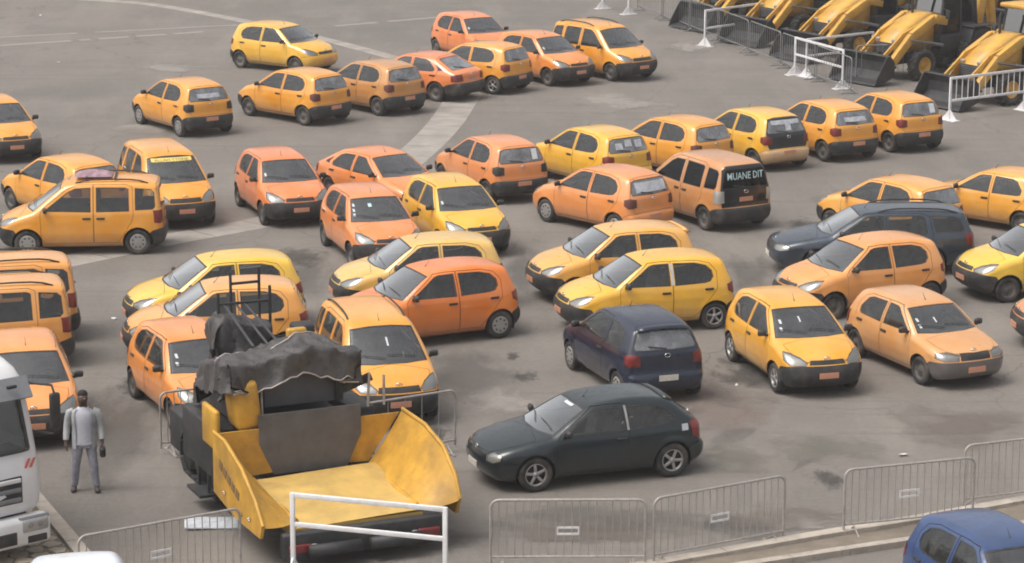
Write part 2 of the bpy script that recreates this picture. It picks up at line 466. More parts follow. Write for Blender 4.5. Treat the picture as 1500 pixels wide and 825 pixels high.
def build_type(S):
    """returns list of part records: (name, mesh, parent_index, matrix location)"""
    arches = [(S['wf'], S['wr'], S['ar']), (S['wb'], S['wr'], S['ar'])]
    B = Body(S['sil'], S['wz'], S['px'], S.get('bow', (.26, .13)), S.get('crown', .05), S.get('k', .13), arches, S.get('flare', .016))
    C = Cutter(B, S.get('h', .052))
    circ = lambda cx, cz, r: [(cx+r*math.cos(2*math.pi*i/22), 0, cz+r*math.sin(2*math.pi*i/22)) for i in range(22)]
    for (ax, az, ar) in arches:
        for sg in (1, -1):
            C.cut((0, sg, 0), circ(ax, az, ar), 'hole', face=None, cond=lambda c, sg=sg: c.y*sg > .48)
    # lamps first, then bumpers, then the panels
    for sg, nm in ((1, 'L'), (-1, 'R')):
        m = (lambda p: p) if sg == 1 else mirror_pts
        C.window((S['hd'][0], S['hd'][1]*sg, S['hd'][2]), m(S['head']), 'head'+nm, rim=.008)
        C.cut((S['td'][0], S['td'][1]*sg, S['td'][2]), m(S['tail']), 'tail'+nm)
        for q in S.get('tail2', []): C.cut((S['td'][0], S['td'][1]*sg, S['td'][2]), m(q), 'tail'+nm)
    C.cut((1, 0, 0), FRONT(S['grille']), 'grille', cond=lambda c: c.x > 1)
    C.panel((0, 1, 0), SIDE(S['fbump']), 'fbump', face=None, seam=.004)
    C.panel((0, 1, 0), SIDE(S['rbump']), 'rbump', face=None, seam=.004)
    C.window((1, 0, .6), S['screen'], 'screen', rim=.026, cond=lambda c: c.x > -.2)
    C.panel((0, 0, 1), TOP(S['hood']), 'hood', face=.35, cond=lambda c: c.z > .6)
    doors = []
    for sg, nm in ((1, 'L'), (-1, 'R')):
        for k, (dp, wps) in enumerate(S['doors']):
            dn = f'door{k}{nm}'; C.panel((0, sg, 0), SIDE(dp), dn, cond=lambda c, sg=sg: c.y*sg > .3)
            wl = []
            for j, wp in enumerate(wps):
                wn = f'win{k}{j}{nm}'; C.window((0, sg, 0), SIDE(wp), wn, src=dn, cond=lambda c, sg=sg: c.y*sg > .3); wl.append(wn)
            doors.append((dn, wl, sg, k))
        for j, wp in enumerate(S.get('quarter', [])):
            C.window((0, sg, 0), SIDE(wp), f'quart{j}{nm}', cond=lambda c, sg=sg: c.y*sg > .3)
    C.panel((-1, 0, .25), S['gate'], 'gate', cond=lambda c: c.x < -.6, face=.12)
    C.window((-1, 0, .25), S['rglass'], 'rglass', src='gate', face=None, cond=lambda c: c.x < -.6)
    C.bm.verts.index_update(); C.bm.normal_update()
    recs = []
    def rec(name, me, parent=-1, loc=None, role=None):
        if me is None: return -1
        recs.append((name, me, parent, loc, role or name)); return len(recs)-1
    P = ['car_paint', 'black_trim']
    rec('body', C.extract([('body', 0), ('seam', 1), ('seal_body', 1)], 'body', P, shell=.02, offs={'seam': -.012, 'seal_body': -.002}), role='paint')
    rec('bonnet', C.extract([('hood', 0)], 'bonnet', ['car_paint'], .001, .012), role='bonnet')
    fb = rec('front_bumper', C.extract([('fbump', 0)], 'front_bumper', ['plastic_bumper'], .004, .012), role='fbump')
    rb = rec('rear_bumper', C.extract([('rbump', 0)], 'rear_bumper', ['plastic_bumper'], .006, .012), role='rbump')
    rec('grille', C.extract([('grille', 0)], 'grille', ['black_trim'], -.006), role='grille')
    sc = rec('windscreen', C.extract([('screen', 0)], 'windscreen', ['screen_glass'], -.006), role='glass')
    g = rec('tailgate', C.extract([('gate', 0), ('seal_gate', 1)], 'tailgate', P, .001, .02, {'seal_gate': -.002}), role='gate')
    rg = rec('rear_window', C.extract([('rglass', 0)], 'rear_window', ['rear_glass'], -.006), g, role='rglass')
    for dn, wl, sg, k in doors:
        d = rec('door', C.extract([(dn, 0), ('seal_'+dn, 1)], 'door', P, .001, .02, {'seal_'+dn: -.002}), role='door')
        for wn in wl: rec('window', C.extract([(wn, 0)], 'window', ['window_glass'], -.007), d, role='glass')
        hx, hz = S['handles'][k]; p = B.sy(hx, hz, sg)
        rec('handle', MB().box((0, 0, 0), (.19, .05, .045), None, .014).mesh('handle', 'black_trim'), d, p)
    for nm, sg in (('L', 1), ('R', -1)):
        for j in range(len(S.get('quarter', []))):
            rec('side_window', C.extract([(f'quart{j}{nm}', 0)], 'side_window', ['window_glass'], -.007), role='glass')
        h = rec('headlight', C.extract([('head'+nm, 0)], 'headlight', ['lamp_glass'], .001), role='lamp')
        rec('reflector', C.extract([('head'+nm, 0)], 'reflector', ['lamp_reflector'], -.035), h)
        rec('tail_light', C.extract([('tail'+nm, 0)], 'tail_light', ['tail_red'], .008), role='tail')
    # fittings
    for sg in (1, -1):
        x, z = S['mirror']; p = B.sy(x, z, sg) or Vector((x, .75*sg, z))
        b = MB().box((-.01, .10*sg, .05), (.09, .17, .12), Matrix.Rotation(.15*sg, 3, 'Z'), .035).box((.01, .01*sg, .01), (.05, .09, .04))
        rec('wing_mirror', b.mesh('wing_mirror', 'black_trim'), -1, p, 'mirror')
    z = S['plate_z']; p = B.sf(0, z[0]); rec('number_plate', MB().box((.012, 0, 0), (.014, .38, .105)).mesh('front_plate', 'plate_orange'), -1, p, 'plate')
    p = B.sr(0, z[1]); rec('number_plate', MB().box((-.012, 0, 0), (.014, .38, .105)).mesh('rear_plate', 'plate_orange'), -1, p, 'plate')
    p = B.sf(0, S['emblem'][0])
    rec('emblem', MB().tube([(.012, .055*math.cos(a), .037*math.sin(a)) for a in np.linspace(0, 2*math.pi, 13)[:-1]], .009, 5, closed=True).tube([(.014, -.02, .0), (.014, .02, .0)], .008, 5).mesh('emblem', 'chrome'), -1, p)
    p = B.sr(0, S['emblem'][1])
    rec('emblem', MB().tube([(-.012, .055*math.cos(a), .037*math.sin(a)) for a in np.linspace(0, 2*math.pi, 13)[:-1]], .009, 5, closed=True).mesh('emblem', 'chrome'), g, p)
    for ya, yb in ((.52, -.02), (-.06, -.58)):
        pts = []
        for t in np.linspace(0, 1, 5):
            y = ya+(yb-ya)*t; zz = S['screen_z']+.035+.05*math.sin(t*1.6); q = B.sf(y, zz)
            pts.append(q+Vector((.018, 0, .01)))
        rec('wiper', MB().tube(pts, .007, 5).mesh('wiper', 'black_trim'))
    q0, q1 = B.sr(0, S['rglass_z']+.02), B.sr(.36, S['rglass_z']+.07)
    rec('wiper', MB().tube([q0+Vector((-.02, 0, 0)), q1+Vector((-.02, 0, 0))], .012, 5).mesh('rear_wiper', 'black_trim'), g)
    a = B.st(S['ant'], 0); rec('aerial', MB().tube([(0, 0, -.01), (-.04, 0, .035), (-.11, 0, .12)], [.012, .005, .003], 6).mesh('aerial', 'black_trim'), -1, a)
    for ax in (S['wf'], S['wb']):
        for sg in (1, -1):
            b = MB(); n = 10; ar = S['ar']+.012; y0, y1 = .50*sg, .76*sg; vs = []
            for i in range(n+1):
                q = math.pi*(-.12+1.24*i/n); vs += [(ar*math.cos(q), y0, ar*math.sin(q)), (ar*math.cos(q), y1, ar*math.sin(q))]
            b.add(vs, [[2*i, 2*i+1, 2*i+3, 2*i+2] for i in range(n)], True)
            b.add([vs[2*i] for i in range(n+1)], [list(range(n+1))])
            rec('arch_liner', b.mesh('arch_liner', 'undertray', False), -1, Vector((ax, 0, S['wr'])))
            rec('wheel', ('wheel', S['tr'], .185), -1, Vector((ax, sg*S['track'], S['tr'])), ('wheel', sg))
    # interior
    fx, rx, zf = S['seats']
    for sg in (1, -1): rec('seat', seat_mesh(.46), -1, Vector((fx, .35*sg, zf)))
    rec('seat', seat_mesh(1.15, 'rear_seat'), -1, Vector((rx, 0, zf)))
    x, z = S['dash']
    rec('dashboard', MB().box((0, 0, 0), (.42, 1.18, .26), None, .08).mesh('dashboard', 'dash_plastic'), -1, Vector((x, 0, z)))
    rec('steering_wheel', MB().tube([Matrix.Rotation(-.45, 3, 'Y') @ Vector((0, .18*math.cos(a), .18*math.sin(a))) for a in np.linspace(0, 2*math.pi, 17)[:-1]], .016, 6, closed=True).bar((0, -.17, 0), (0, .17, 0), .04, .02).bar((0, 0, 0), (.25, 0, -.1), .06).mesh('steering_wheel', 'dash_plastic'), -1, Vector((x-.30, .35, z+.08)))
    if S.get('rails'):
        for sg in (1, -1):
            x0, x1, yy = S['rails']; pts = []
            for t in np.linspace(0, 1, 9):
                xx = x0+(x1-x0)*t; q = B.st(xx, yy*sg); pts.append(q+Vector((0, 0, .055*min(1, 6*min(t, 1-t)+.0))))
            b = MB().tube(pts, .018, 6)
            rec('roof_rail', b.mesh('roof_rail', 'black_trim'), role='rail')
    if S.get('spoiler'):
        xs, zs = S['spoiler']; b = MB(); vs = []
        for y in np.linspace(-.5, .5, 9):
            z0 = B.st(xs, y).z; dz = .004-.02*abs(y)
            vs += [(xs, y, z0+.01), (xs-.10, y, z0+.012), (xs-.2+.06*y*y, y, z0-.03+dz), (xs-.16+.05*y*y, y, z0-.05+dz)]
        k = 9; b.add(vs, [[4*i+j, 4*i+(j+1) % 4, 4*i+4+(j+1) % 4, 4*i+4+j] for i in range(k-1) for j in range(4)]+[[0, 1, 2, 3], [4*k-1, 4*k-2, 4*k-3, 4*k-4]], True)
        rec('spoiler', b.mesh('spoiler', 'car_paint'), g, role='spoiler')
    C.bm.free()
    return dict(S=S, B=B, recs=recs, gate=g, rglass=rg, screen=sc)

# ---- outlines (metres; x forward from mid-wheelbase, z up)
YARIS = dict(
    sil=[(1.60, .19), (1.80, .23), (1.90, .36), (1.93, .48), (1.91, .60), (1.86, .69), (1.78, .775), (1.62, .86), (1.40, .925), (1.20, .97), (1.10, .985), (.98, 1.03), (.36, 1.405), (.20, 1.45), (-.05, 1.485), (-.45, 1.505), (-.9, 1.495), (-1.25, 1.455), (-1.44, 1.41), (-1.50, 1.37), (-1.64, 1.04), (-1.69, .94), (-1.70, .62), (-1.76, .57), (-1.77, .38), (-1.66, .24), (-1.5, .2)],
    wz=[(0, .70), (.2, .74), (.32, .80), (.5, .83), (.7, .835), (.88, .81), (1.0, .775), (1.2, .69), (1.4, .595), (1.6, .50)],
    px=[(-2, .80), (-1.7, .90), (-1.3, .97), (-.8, 1), (.9, 1), (1.4, .965), (1.7, .91), (1.95, .80)],
    wf=1.185, wb=-1.185, wr=.29, ar=.335, tr=.285, track=.715,
    hd=(.8, .6, .15), head=[(1.84, .40, .70), (1.83, .42, .635), (1.72, .70, .64), (1.56, .78, .72), (1.42, .76, .86), (1.55, .66, .845), (1.72, .52, .79)],
    td=(-.75, .66, 0), tail=[(-1.68, .56, .94), (-1.70, .56, .75), (-1.60, .74, .73), (-1.50, .79, .80), (-1.48, .77, .93), (-1.57, .68, .97)],
    grille=[(-.36, .655), (.36, .655), (.33, .735), (-.33, .735)],
    fbump=[(1.30, .05), (2.2, .05), (2.2, .635), (1.80, .635), (1.48, .585), (1.40, .48)],
    rbump=[(-1.36, .05), (-2.2, .05), (-2.2, .60), (-1.62, .60), (-1.48, .54), (-1.40, .45)],
    screen=[(.98, -.70, 1.0), (1.08, -.3, .985), (1.08, .3, .985), (.98, .70, 1.0), (.34, .545, 1.40), (.36, .2, 1.42), (.36, -.2, 1.42), (.34, -.545, 1.40)], screen_z=1.01,
    hood=[(1.09, 0), (.96, .66), (1.45, .635), (1.66, .56), (1.80, .40), (1.85, 0), (1.80, -.40), (1.66, -.56), (1.45, -.635), (.96, -.66)],
    doors=[([(.78, .29), (.86, .42), (.86, .93), (.78, 1.02), (.20, 1.415), (-.05, 1.435), (-.27, 1.435), (-.27, .29)], [[(.74, .985), (.70, 1.035), (.20, 1.365), (.10, 1.392), (-.235, 1.40), (-.235, .965)]]),
           ([(-.285, .29), (-.285, 1.435), (-.85, 1.425), (-1.12, 1.36), (-1.25, 1.2), (-1.24, .86), (-.74, .29)], [[(-.325, .965), (-.325, 1.40), (-.80, 1.385), (-1.03, 1.33), (-1.155, 1.22), (-1.175, 1.10), (-1.10, 1.01), (-.98, .985)]])],
    handles=[(-.13, .83), (-1.06, .86)], mirror=(.72, .985),
    gate=[(-1.7, -.60, .63), (-1.7, .60, .63), (-1.7, .66, .80), (-1.6, .66, 1.02), (-1.48, .52, 1.40), (-1.45, .3, 1.425), (-1.45, -.3, 1.425), (-1.48, -.52, 1.40), (-1.6, -.66, 1.02), (-1.7, -.66, .80)],
    rglass=[(-1.63, -.60, 1.03), (-1.64, 0, 1.01), (-1.63, .60, 1.03), (-1.60, .625, 1.10), (-1.50, .53, 1.345), (-1.48, .44, 1.375), (-1.48, -.44, 1.375), (-1.50, -.53, 1.345), (-1.60, -.625, 1.10)], rglass_z=1.03,
    plate_z=(.46, .52), emblem=(.755, .93), ant=.12, seats=(.0, -.85, .38), dash=(.83, .84))
YARIS3 = dict(YARIS, doors=[([(.78, .29), (.86, .42), (.86, .93), (.78, 1.02), (.20, 1.415), (-.05, 1.435), (-.47, 1.435), (-.50, .29)], [[(.74, .985), (.70, 1.035), (.20, 1.365), (.10, 1.392), (-.41, 1.40), (-.42, .965)]])],
    quarter=[[(-.53, .97), (-.52, 1.395), (-.90, 1.38), (-1.12, 1.31), (-1.26, 1.17), (-1.24, 1.08), (-1.12, 1.0)]], handles=[(-.34, .83)], spoiler=(-1.36, 0))
YSPOIL = dict(YARIS, spoiler=(-1.36, 0))
MPV = dict(
    sil=[(1.66, .19), (1.86, .24), (1.96, .38), (1.99, .5), (1.97, .62), (1.92, .73), (1.82, .82), (1.62, .91), (1.42, .98), (1.30, 1.02), (1.20, 1.065), (.50, 1.56), (.36, 1.625), (.1, 1.665), (-.5, 1.69), (-1.2, 1.68), (-1.6, 1.64), (-1.72, 1.60), (-1.77, 1.54), (-1.82, 1.08), (-1.84, .95), (-1.84, .62), (-1.90, .57), (-1.91, .38), (-1.82, .24), (-1.6, .2)],
    wz=[(0, .70), (.2, .75), (.32, .805), (.5, .84), (.75, .845), (.95, .825), (1.05, .80), (1.3, .725), (1.55, .635), (1.75, .54)],
    px=[(-2.1, .84), (-1.85, .92), (-1.4, .98), (-.8, 1), (1.0, 1), (1.5, .96), (1.8, .90), (2.05, .80)], bow=(.25, .08),
    wf=1.25, wb=-1.25, wr=.30, ar=.345, tr=.295, track=.725,
    hd=(.8, .6, .15), head=[(1.90, .42, .74), (1.90, .44, .66), (1.80, .70, .67), (1.62, .79, .76), (1.50, .78, .90), (1.63, .68, .885), (1.80, .54, .83)],
    td=(-.75, .66, 0), tail=[(-1.84, .64, 1.02), (-1.86, .64, .74), (-1.76, .76, .72), (-1.66, .83, .74), (-1.66, .82, 1.02)],
    grille=[(-.40, .67), (.40, .67), (.37, .77), (-.37, .77)],
    fbump=[(1.36, .05), (2.3, .05), (2.3, .645), (1.86, .645), (1.56, .60), (1.47, .49)],
    rbump=[(-1.44, .05), (-2.3, .05), (-2.3, .60), (-1.75, .60), (-1.58, .55), (-1.48, .46)],
    screen=[(1.16, -.72, 1.05), (1.27, -.3, 1.035), (1.27, .3, 1.035), (1.16, .72, 1.05), (.50, .58, 1.54), (.50, .2, 1.575), (.50, -.2, 1.575), (.50, -.58, 1.54)], screen_z=1.07,
    hood=[(1.27, 0), (1.13, .68), (1.52, .655), (1.76, .57), (1.88, .40), (1.92, 0), (1.88, -.40), (1.76, -.57), (1.52, -.655), (1.13, -.68)],
    doors=[([(.84, .29), (.93, .42), (.95, .98), (.88, 1.10), (.36, 1.50), (.1, 1.60), (-.25, 1.605), (-.25, .29)], [[(.86, 1.03), (.80, 1.09), (.34, 1.44), (.16, 1.525), (-.20, 1.54), (-.20, 1.0)]]),
           ([(-.265, .29), (-.265, 1.605), (-1.0, 1.60), (-1.14, 1.55), (-1.16, .92), (-1.12, .78), (-.80, .29)], [[(-.32, 1.0), (-.32, 1.545), (-.98, 1.535), (-1.06, 1.50), (-1.07, 1.01)]])],
    quarter=[[(-1.20, 1.03), (-1.20, 1.52), (-1.56, 1.49), (-1.64, 1.42), (-1.66, 1.10), (-1.60, 1.04)]],
    handles=[(-.10, .86), (-.42, .86)], mirror=(.84, 1.02),
    gate=[(-1.84, -.66, .63), (-1.84, .66, .63), (-1.82, .69, 1.02), (-1.76, .60, 1.52), (-1.72, .5, 1.60), (-1.72, -.5, 1.60), (-1.76, -.60, 1.52), (-1.82, -.69, 1.02)],
    rglass=[(-1.82, -.64, 1.07), (-1.82, .64, 1.07), (-1.81, .655, 1.12), (-1.77, .575, 1.47), (-1.76, .50, 1.53), (-1.76, -.50, 1.53), (-1.77, -.575, 1.47), (-1.81, -.655, 1.12)], rglass_z=1.07,
    plate_z=(.47, .80), emblem=(.80, .98), ant=.35, seats=(.05, -.95, .44), dash=(.98, .90))
MPVR = dict(MPV, rails=(.15, -1.5, .53))
COROLLA3 = dict(
    sil=[(1.70, .18), (1.93, .22), (2.03, .34), (2.06, .46), (2.02, .60), (1.95, .69), (1.78, .765), (1.5, .83), (1.2, .885), (1.06, .905), (.94, .945), (.28, 1.29), (.12, 1.33), (-.15, 1.365), (-.55, 1.385), (-.95, 1.37), (-1.22, 1.325), (-1.36, 1.275), (-1.70, 1.0), (-1.80, .94), (-1.84, .86), (-1.84, .62), (-1.92, .56), (-1.92, .38), (-1.80, .24), (-1.6, .19)],
    wz=[(0, .70), (.2, .76), (.32, .81), (.5, .84), (.66, .845), (.82, .82), (.92, .785), (1.1, .705), (1.28, .60), (1.5, .48)],
    px=[(-2.1, .80), (-1.85, .89), (-1.4, .97), (-.8, 1), (1.0, 1), (1.5, .96), (1.8, .90), (2.1, .77)], bow=(.25, .14),
    wf=1.23, wb=-1.23, wr=.30, ar=.345, tr=.30, track=.725,
    hd=(.85, .5, .15), head=[(1.99, .42, .62), (1.99, .46, .52), (1.90, .62, .51), (1.80, .71, .56), (1.80, .71, .66), (1.90, .56, .69)],
    td=(-.75, .66, 0), tail=[(-1.80, .62, .95), (-1.86, .60, .66), (-1.74, .76, .64), (-1.62, .80, .70), (-1.58, .77, .93)],
    grille=[(-.30, .56), (.30, .56), (.28, .64), (-.28, .64)],
    fbump=[(1.36, .05), (2.3, .05), (2.3, .535), (1.90, .535), (1.56, .52), (1.46, .46)],
    rbump=[(-1.42, .05), (-2.3, .05), (-2.3, .60), (-1.75, .60), (-1.58, .54), (-1.47, .46)],
    screen=[(.93, -.68, .92), (1.05, -.3, .905), (1.05, .3, .905), (.93, .68, .92), (.28, .535, 1.275), (.30, .2, 1.30), (.30, -.2, 1.30), (.28, -.535, 1.275)], screen_z=.93,
    hood=[(1.06, 0), (.93, .68), (1.5, .66), (1.76, .57), (1.93, .42), (1.985, 0), (1.93, -.42), (1.76, -.57), (1.5, -.66), (.93, -.68)],
    doors=[([(.74, .28), (.83, .42), (.83, .86), (.74, .95), (.16, 1.295), (-.1, 1.315), (-.42, 1.315), (-.47, .28)], [[(.72, .905), (.66, .96), (.16, 1.245), (.06, 1.27), (-.37, 1.28), (-.39, .895)]])],
    quarter=[[(-.47, .90), (-.45, 1.275), (-.85, 1.26), (-1.12, 1.20), (-1.30, 1.07), (-1.31, 1.00), (-1.20, .945)]],
    handles=[(-.30, .77)], mirror=(.70, .91),
    gate=[(-1.84, -.62, .64), (-1.84, .62, .64), (-1.80, .66, .90), (-1.70, .62, 1.0), (-1.34, .50, 1.28), (-1.26, .3, 1.31), (-1.26, -.3, 1.31), (-1.34, -.50, 1.28), (-1.70, -.62, 1.0), (-1.80, -.66, .90)],
    rglass=[(-1.70, -.58, .99), (-1.70, .58, .99), (-1.66, .585, 1.03), (-1.38, .50, 1.245), (-1.36, .42, 1.27), (-1.36, -.42, 1.27), (-1.38, -.50, 1.245), (-1.66, -.585, 1.03)], rglass_z=1.0,
    plate_z=(.40, .72), emblem=(.66, .90), ant=.1, seats=(-.05, -.90, .30), dash=(.78, .78), spoiler=(-1.16, 0))
STARLET = dict(COROLLA3,
    sil=[(1.60, .18), (1.80, .22), (1.89, .34), (1.91, .46), (1.89, .60), (1.84, .70), (1.68, .775), (1.45, .84), (1.15, .895), (1.0, .915), (.90, .955), (.30, 1.30), (.14, 1.345), (-.12, 1.38), (-.5, 1.40), (-.95, 1.385), (-1.25, 1.345), (-1.40, 1.295), (-1.60, 1.0), (-1.66, .90), (-1.68, .62), (-1.75, .56), (-1.75, .38), (-1.64, .24), (-1.5, .19)],
    wz=[(0, .68), (.2, .73), (.32, .78), (.5, .81), (.66, .812), (.82, .79), (.92, .76), (1.1, .69), (1.28, .605), (1.5, .50)],
    px=[(-2.1, .80), (-1.7, .90), (-1.3, .97), (-.8, 1), (1.0, 1), (1.45, .965), (1.7, .91), (1.95, .80)],
    wf=1.15, wb=-1.15, wr=.285, ar=.325, tr=.28, track=.70,
    head=[(1.86, .36, .70), (1.87, .38, .58), (1.76, .62, .57), (1.60, .76, .62), (1.60, .75, .72), (1.74, .58, .745)],
    tail=[(-1.64, .52, .90), (-1.70, .52, .64), (-1.60, .70, .62), (-1.46, .78, .66), (-1.44, .76, .90)],
    grille=[(-.33, .58), (.33, .58), (.33, .71), (-.33, .71)],
    fbump=[(1.28, .05), (2.2, .05), (2.2, .55), (1.78, .55), (1.46, .53), (1.38, .46)],
    rbump=[(-1.33, .05), (-2.2, .05), (-2.2, .60), (-1.6, .60), (-1.46, .54), (-1.38, .46)],
    screen=[(.88, -.66, .93), (.99, -.3, .915), (.99, .3, .915), (.88, .66, .93), (.29, .53, 1.285), (.31, .2, 1.31), (.31, -.2, 1.31), (.29, -.53, 1.285)], screen_z=.94,
    hood=[(1.0, 0), (.88, .65), (1.4, .63), (1.62, .56), (1.76, .42), (1.82, 0), (1.76, -.42), (1.62, -.56), (1.4, -.63), (.88, -.65)],
    doors=[([(.70, .28), (.78, .42), (.78, .87), (.70, .955), (.16, 1.31), (-.05, 1.33), (-.24, 1.33), (-.24, .28)], [[(.68, .915), (.62, .965), (.15, 1.26), (.06, 1.285), (-.20, 1.295), (-.20, .90)]]),
           ([(-.255, .28), (-.255, 1.33), (-.85, 1.32), (-1.05, 1.26), (-1.20, 1.08), (-1.20, .84), (-.74, .28)], [[(-.295, .90), (-.295, 1.295), (-.78, 1.28), (-.92, 1.24), (-1.09, 1.05), (-1.08, .94), (-1.0, .915)]])],
    quarter=[], handles=[(-.12, .77), (-1.0, .80)], mirror=(.66, .915),
    gate=[(-1.68, -.58, .64), (-1.68, .58, .64), (-1.66, .62, .88), (-1.58, .62, 1.0), (-1.40, .50, 1.30), (-1.32, .3, 1.33), (-1.32, -.3, 1.33), (-1.40, -.50, 1.30), (-1.58, -.62, 1.0), (-1.66, -.62, .88)],
    rglass=[(-1.59, -.58, .99), (-1.59, .58, .99), (-1.57, .585, 1.03), (-1.44, .50, 1.25), (-1.42, .42, 1.28), (-1.42, -.42, 1.28), (-1.44, -.50, 1.25), (-1.57, -.585, 1.03)], rglass_z=1.0,
    plate_z=(.40, .52), emblem=(.74, .88), seats=(-.02, -.82, .32), dash=(.74, .79))
STARLET.pop('spoiler')
LIFT = dict(COROLLA3,
    sil=[(1.75, .18), (1.98, .22), (2.08, .34), (2.11, .46), (2.07, .60), (2.0, .68), (1.82, .75), (1.55, .82), (1.25, .875), (1.1, .895), (.98, .935), (.28, 1.29), (.12, 1.325), (-.15, 1.355), (-.5, 1.365), (-.85, 1.345), (-1.02, 1.315), (-1.12, 1.285), (-1.76, .985), (-1.92, .93), (-2.02, .88), (-2.04, .62), (-2.12, .56), (-2.12, .38), (-2.0, .24), (-1.8, .19)],
    px=[(-2.2, .80), (-2.0, .88), (-1.5, .97), (-.8, 1), (1.0, 1), (1.5, .96), (1.85, .90), (2.15, .78)],
    head=[(2.04, .38, .66), (2.05, .40, .55), (1.94, .62, .54), (1.80, .74, .58), (1.80, .73, .67), (1.94, .56, .69)],
    tail=[(-1.98, .46, .86), (-2.05, .46, .66), (-1.95, .68, .64), (-1.80, .78, .66), (-1.78, .76, .86)],
    grille=[(-.33, .56), (.33, .56), (.33, .67), (-.33, .67)],
    rbump=[(-1.44, .05), (-2.4, .05), (-2.4, .60), (-1.9, .60), (-1.64, .54), (-1.50, .46)],
    screen=[(.97, -.68, .91), (1.09, -.3, .895), (1.09, .3, .895), (.97, .68, .91), (.28, .535, 1.275), (.30, .2, 1.30), (.30, -.2, 1.30), (.28, -.535, 1.275)], screen_z=.92,
    hood=[(1.1, 0), (.97, .68), (1.55, .66), (1.82, .57), (1.98, .42), (2.03, 0), (1.98, -.42), (1.82, -.57), (1.55, -.66), (.97, -.68)],
    doors=[([(.76, .28), (.86, .42), (.86, .85), (.76, .94), (.16, 1.29), (-.05, 1.305), (-.26, 1.305), (-.26, .28)], [[(.74, .895), (.68, .95), (.15, 1.24), (.06, 1.26), (-.22, 1.27), (-.22, .885)]]),
           ([(-.275, .28), (-.275, 1.305), (-.80, 1.29), (-1.02, 1.22), (-1.28, 1.0), (-1.26, .84), (-.80, .28)], [[(-.315, .885), (-.315, 1.27), (-.74, 1.25), (-.90, 1.20), (-1.14, 1.01), (-1.16, .95), (-1.1, .91)]])],
    quarter=[[(-1.21, .935), (-1.20, .985), (-1.0, 1.165), (-1.02, 1.19), (-1.42, 1.0), (-1.46, .955)]], handles=[(-.14, .76), (-1.1, .80)], mirror=(.74, .90),
    gate=[(-2.04, -.60, .64), (-2.04, .60, .64), (-2.02, .66, .84), (-1.76, .62, .98), (-1.10, .49, 1.275), (-1.02, .3, 1.305), (-1.02, -.3, 1.305), (-1.10, -.49, 1.275), (-1.76, -.62, .98), (-2.02, -.66, .84)],
    rglass=[(-1.76, -.58, .975), (-1.76, .58, .975), (-1.70, .575, 1.01), (-1.16, .48, 1.25), (-1.12, .40, 1.275), (-1.12, -.40, 1.275), (-1.16, -.48, 1.25), (-1.70, -.575, 1.01)], rglass_z=.985,
    plate_z=(.40, .74), emblem=(.70, .84), seats=(-.02, -.84, .30), dash=(.80, .77))
LIFT.pop('spoiler')
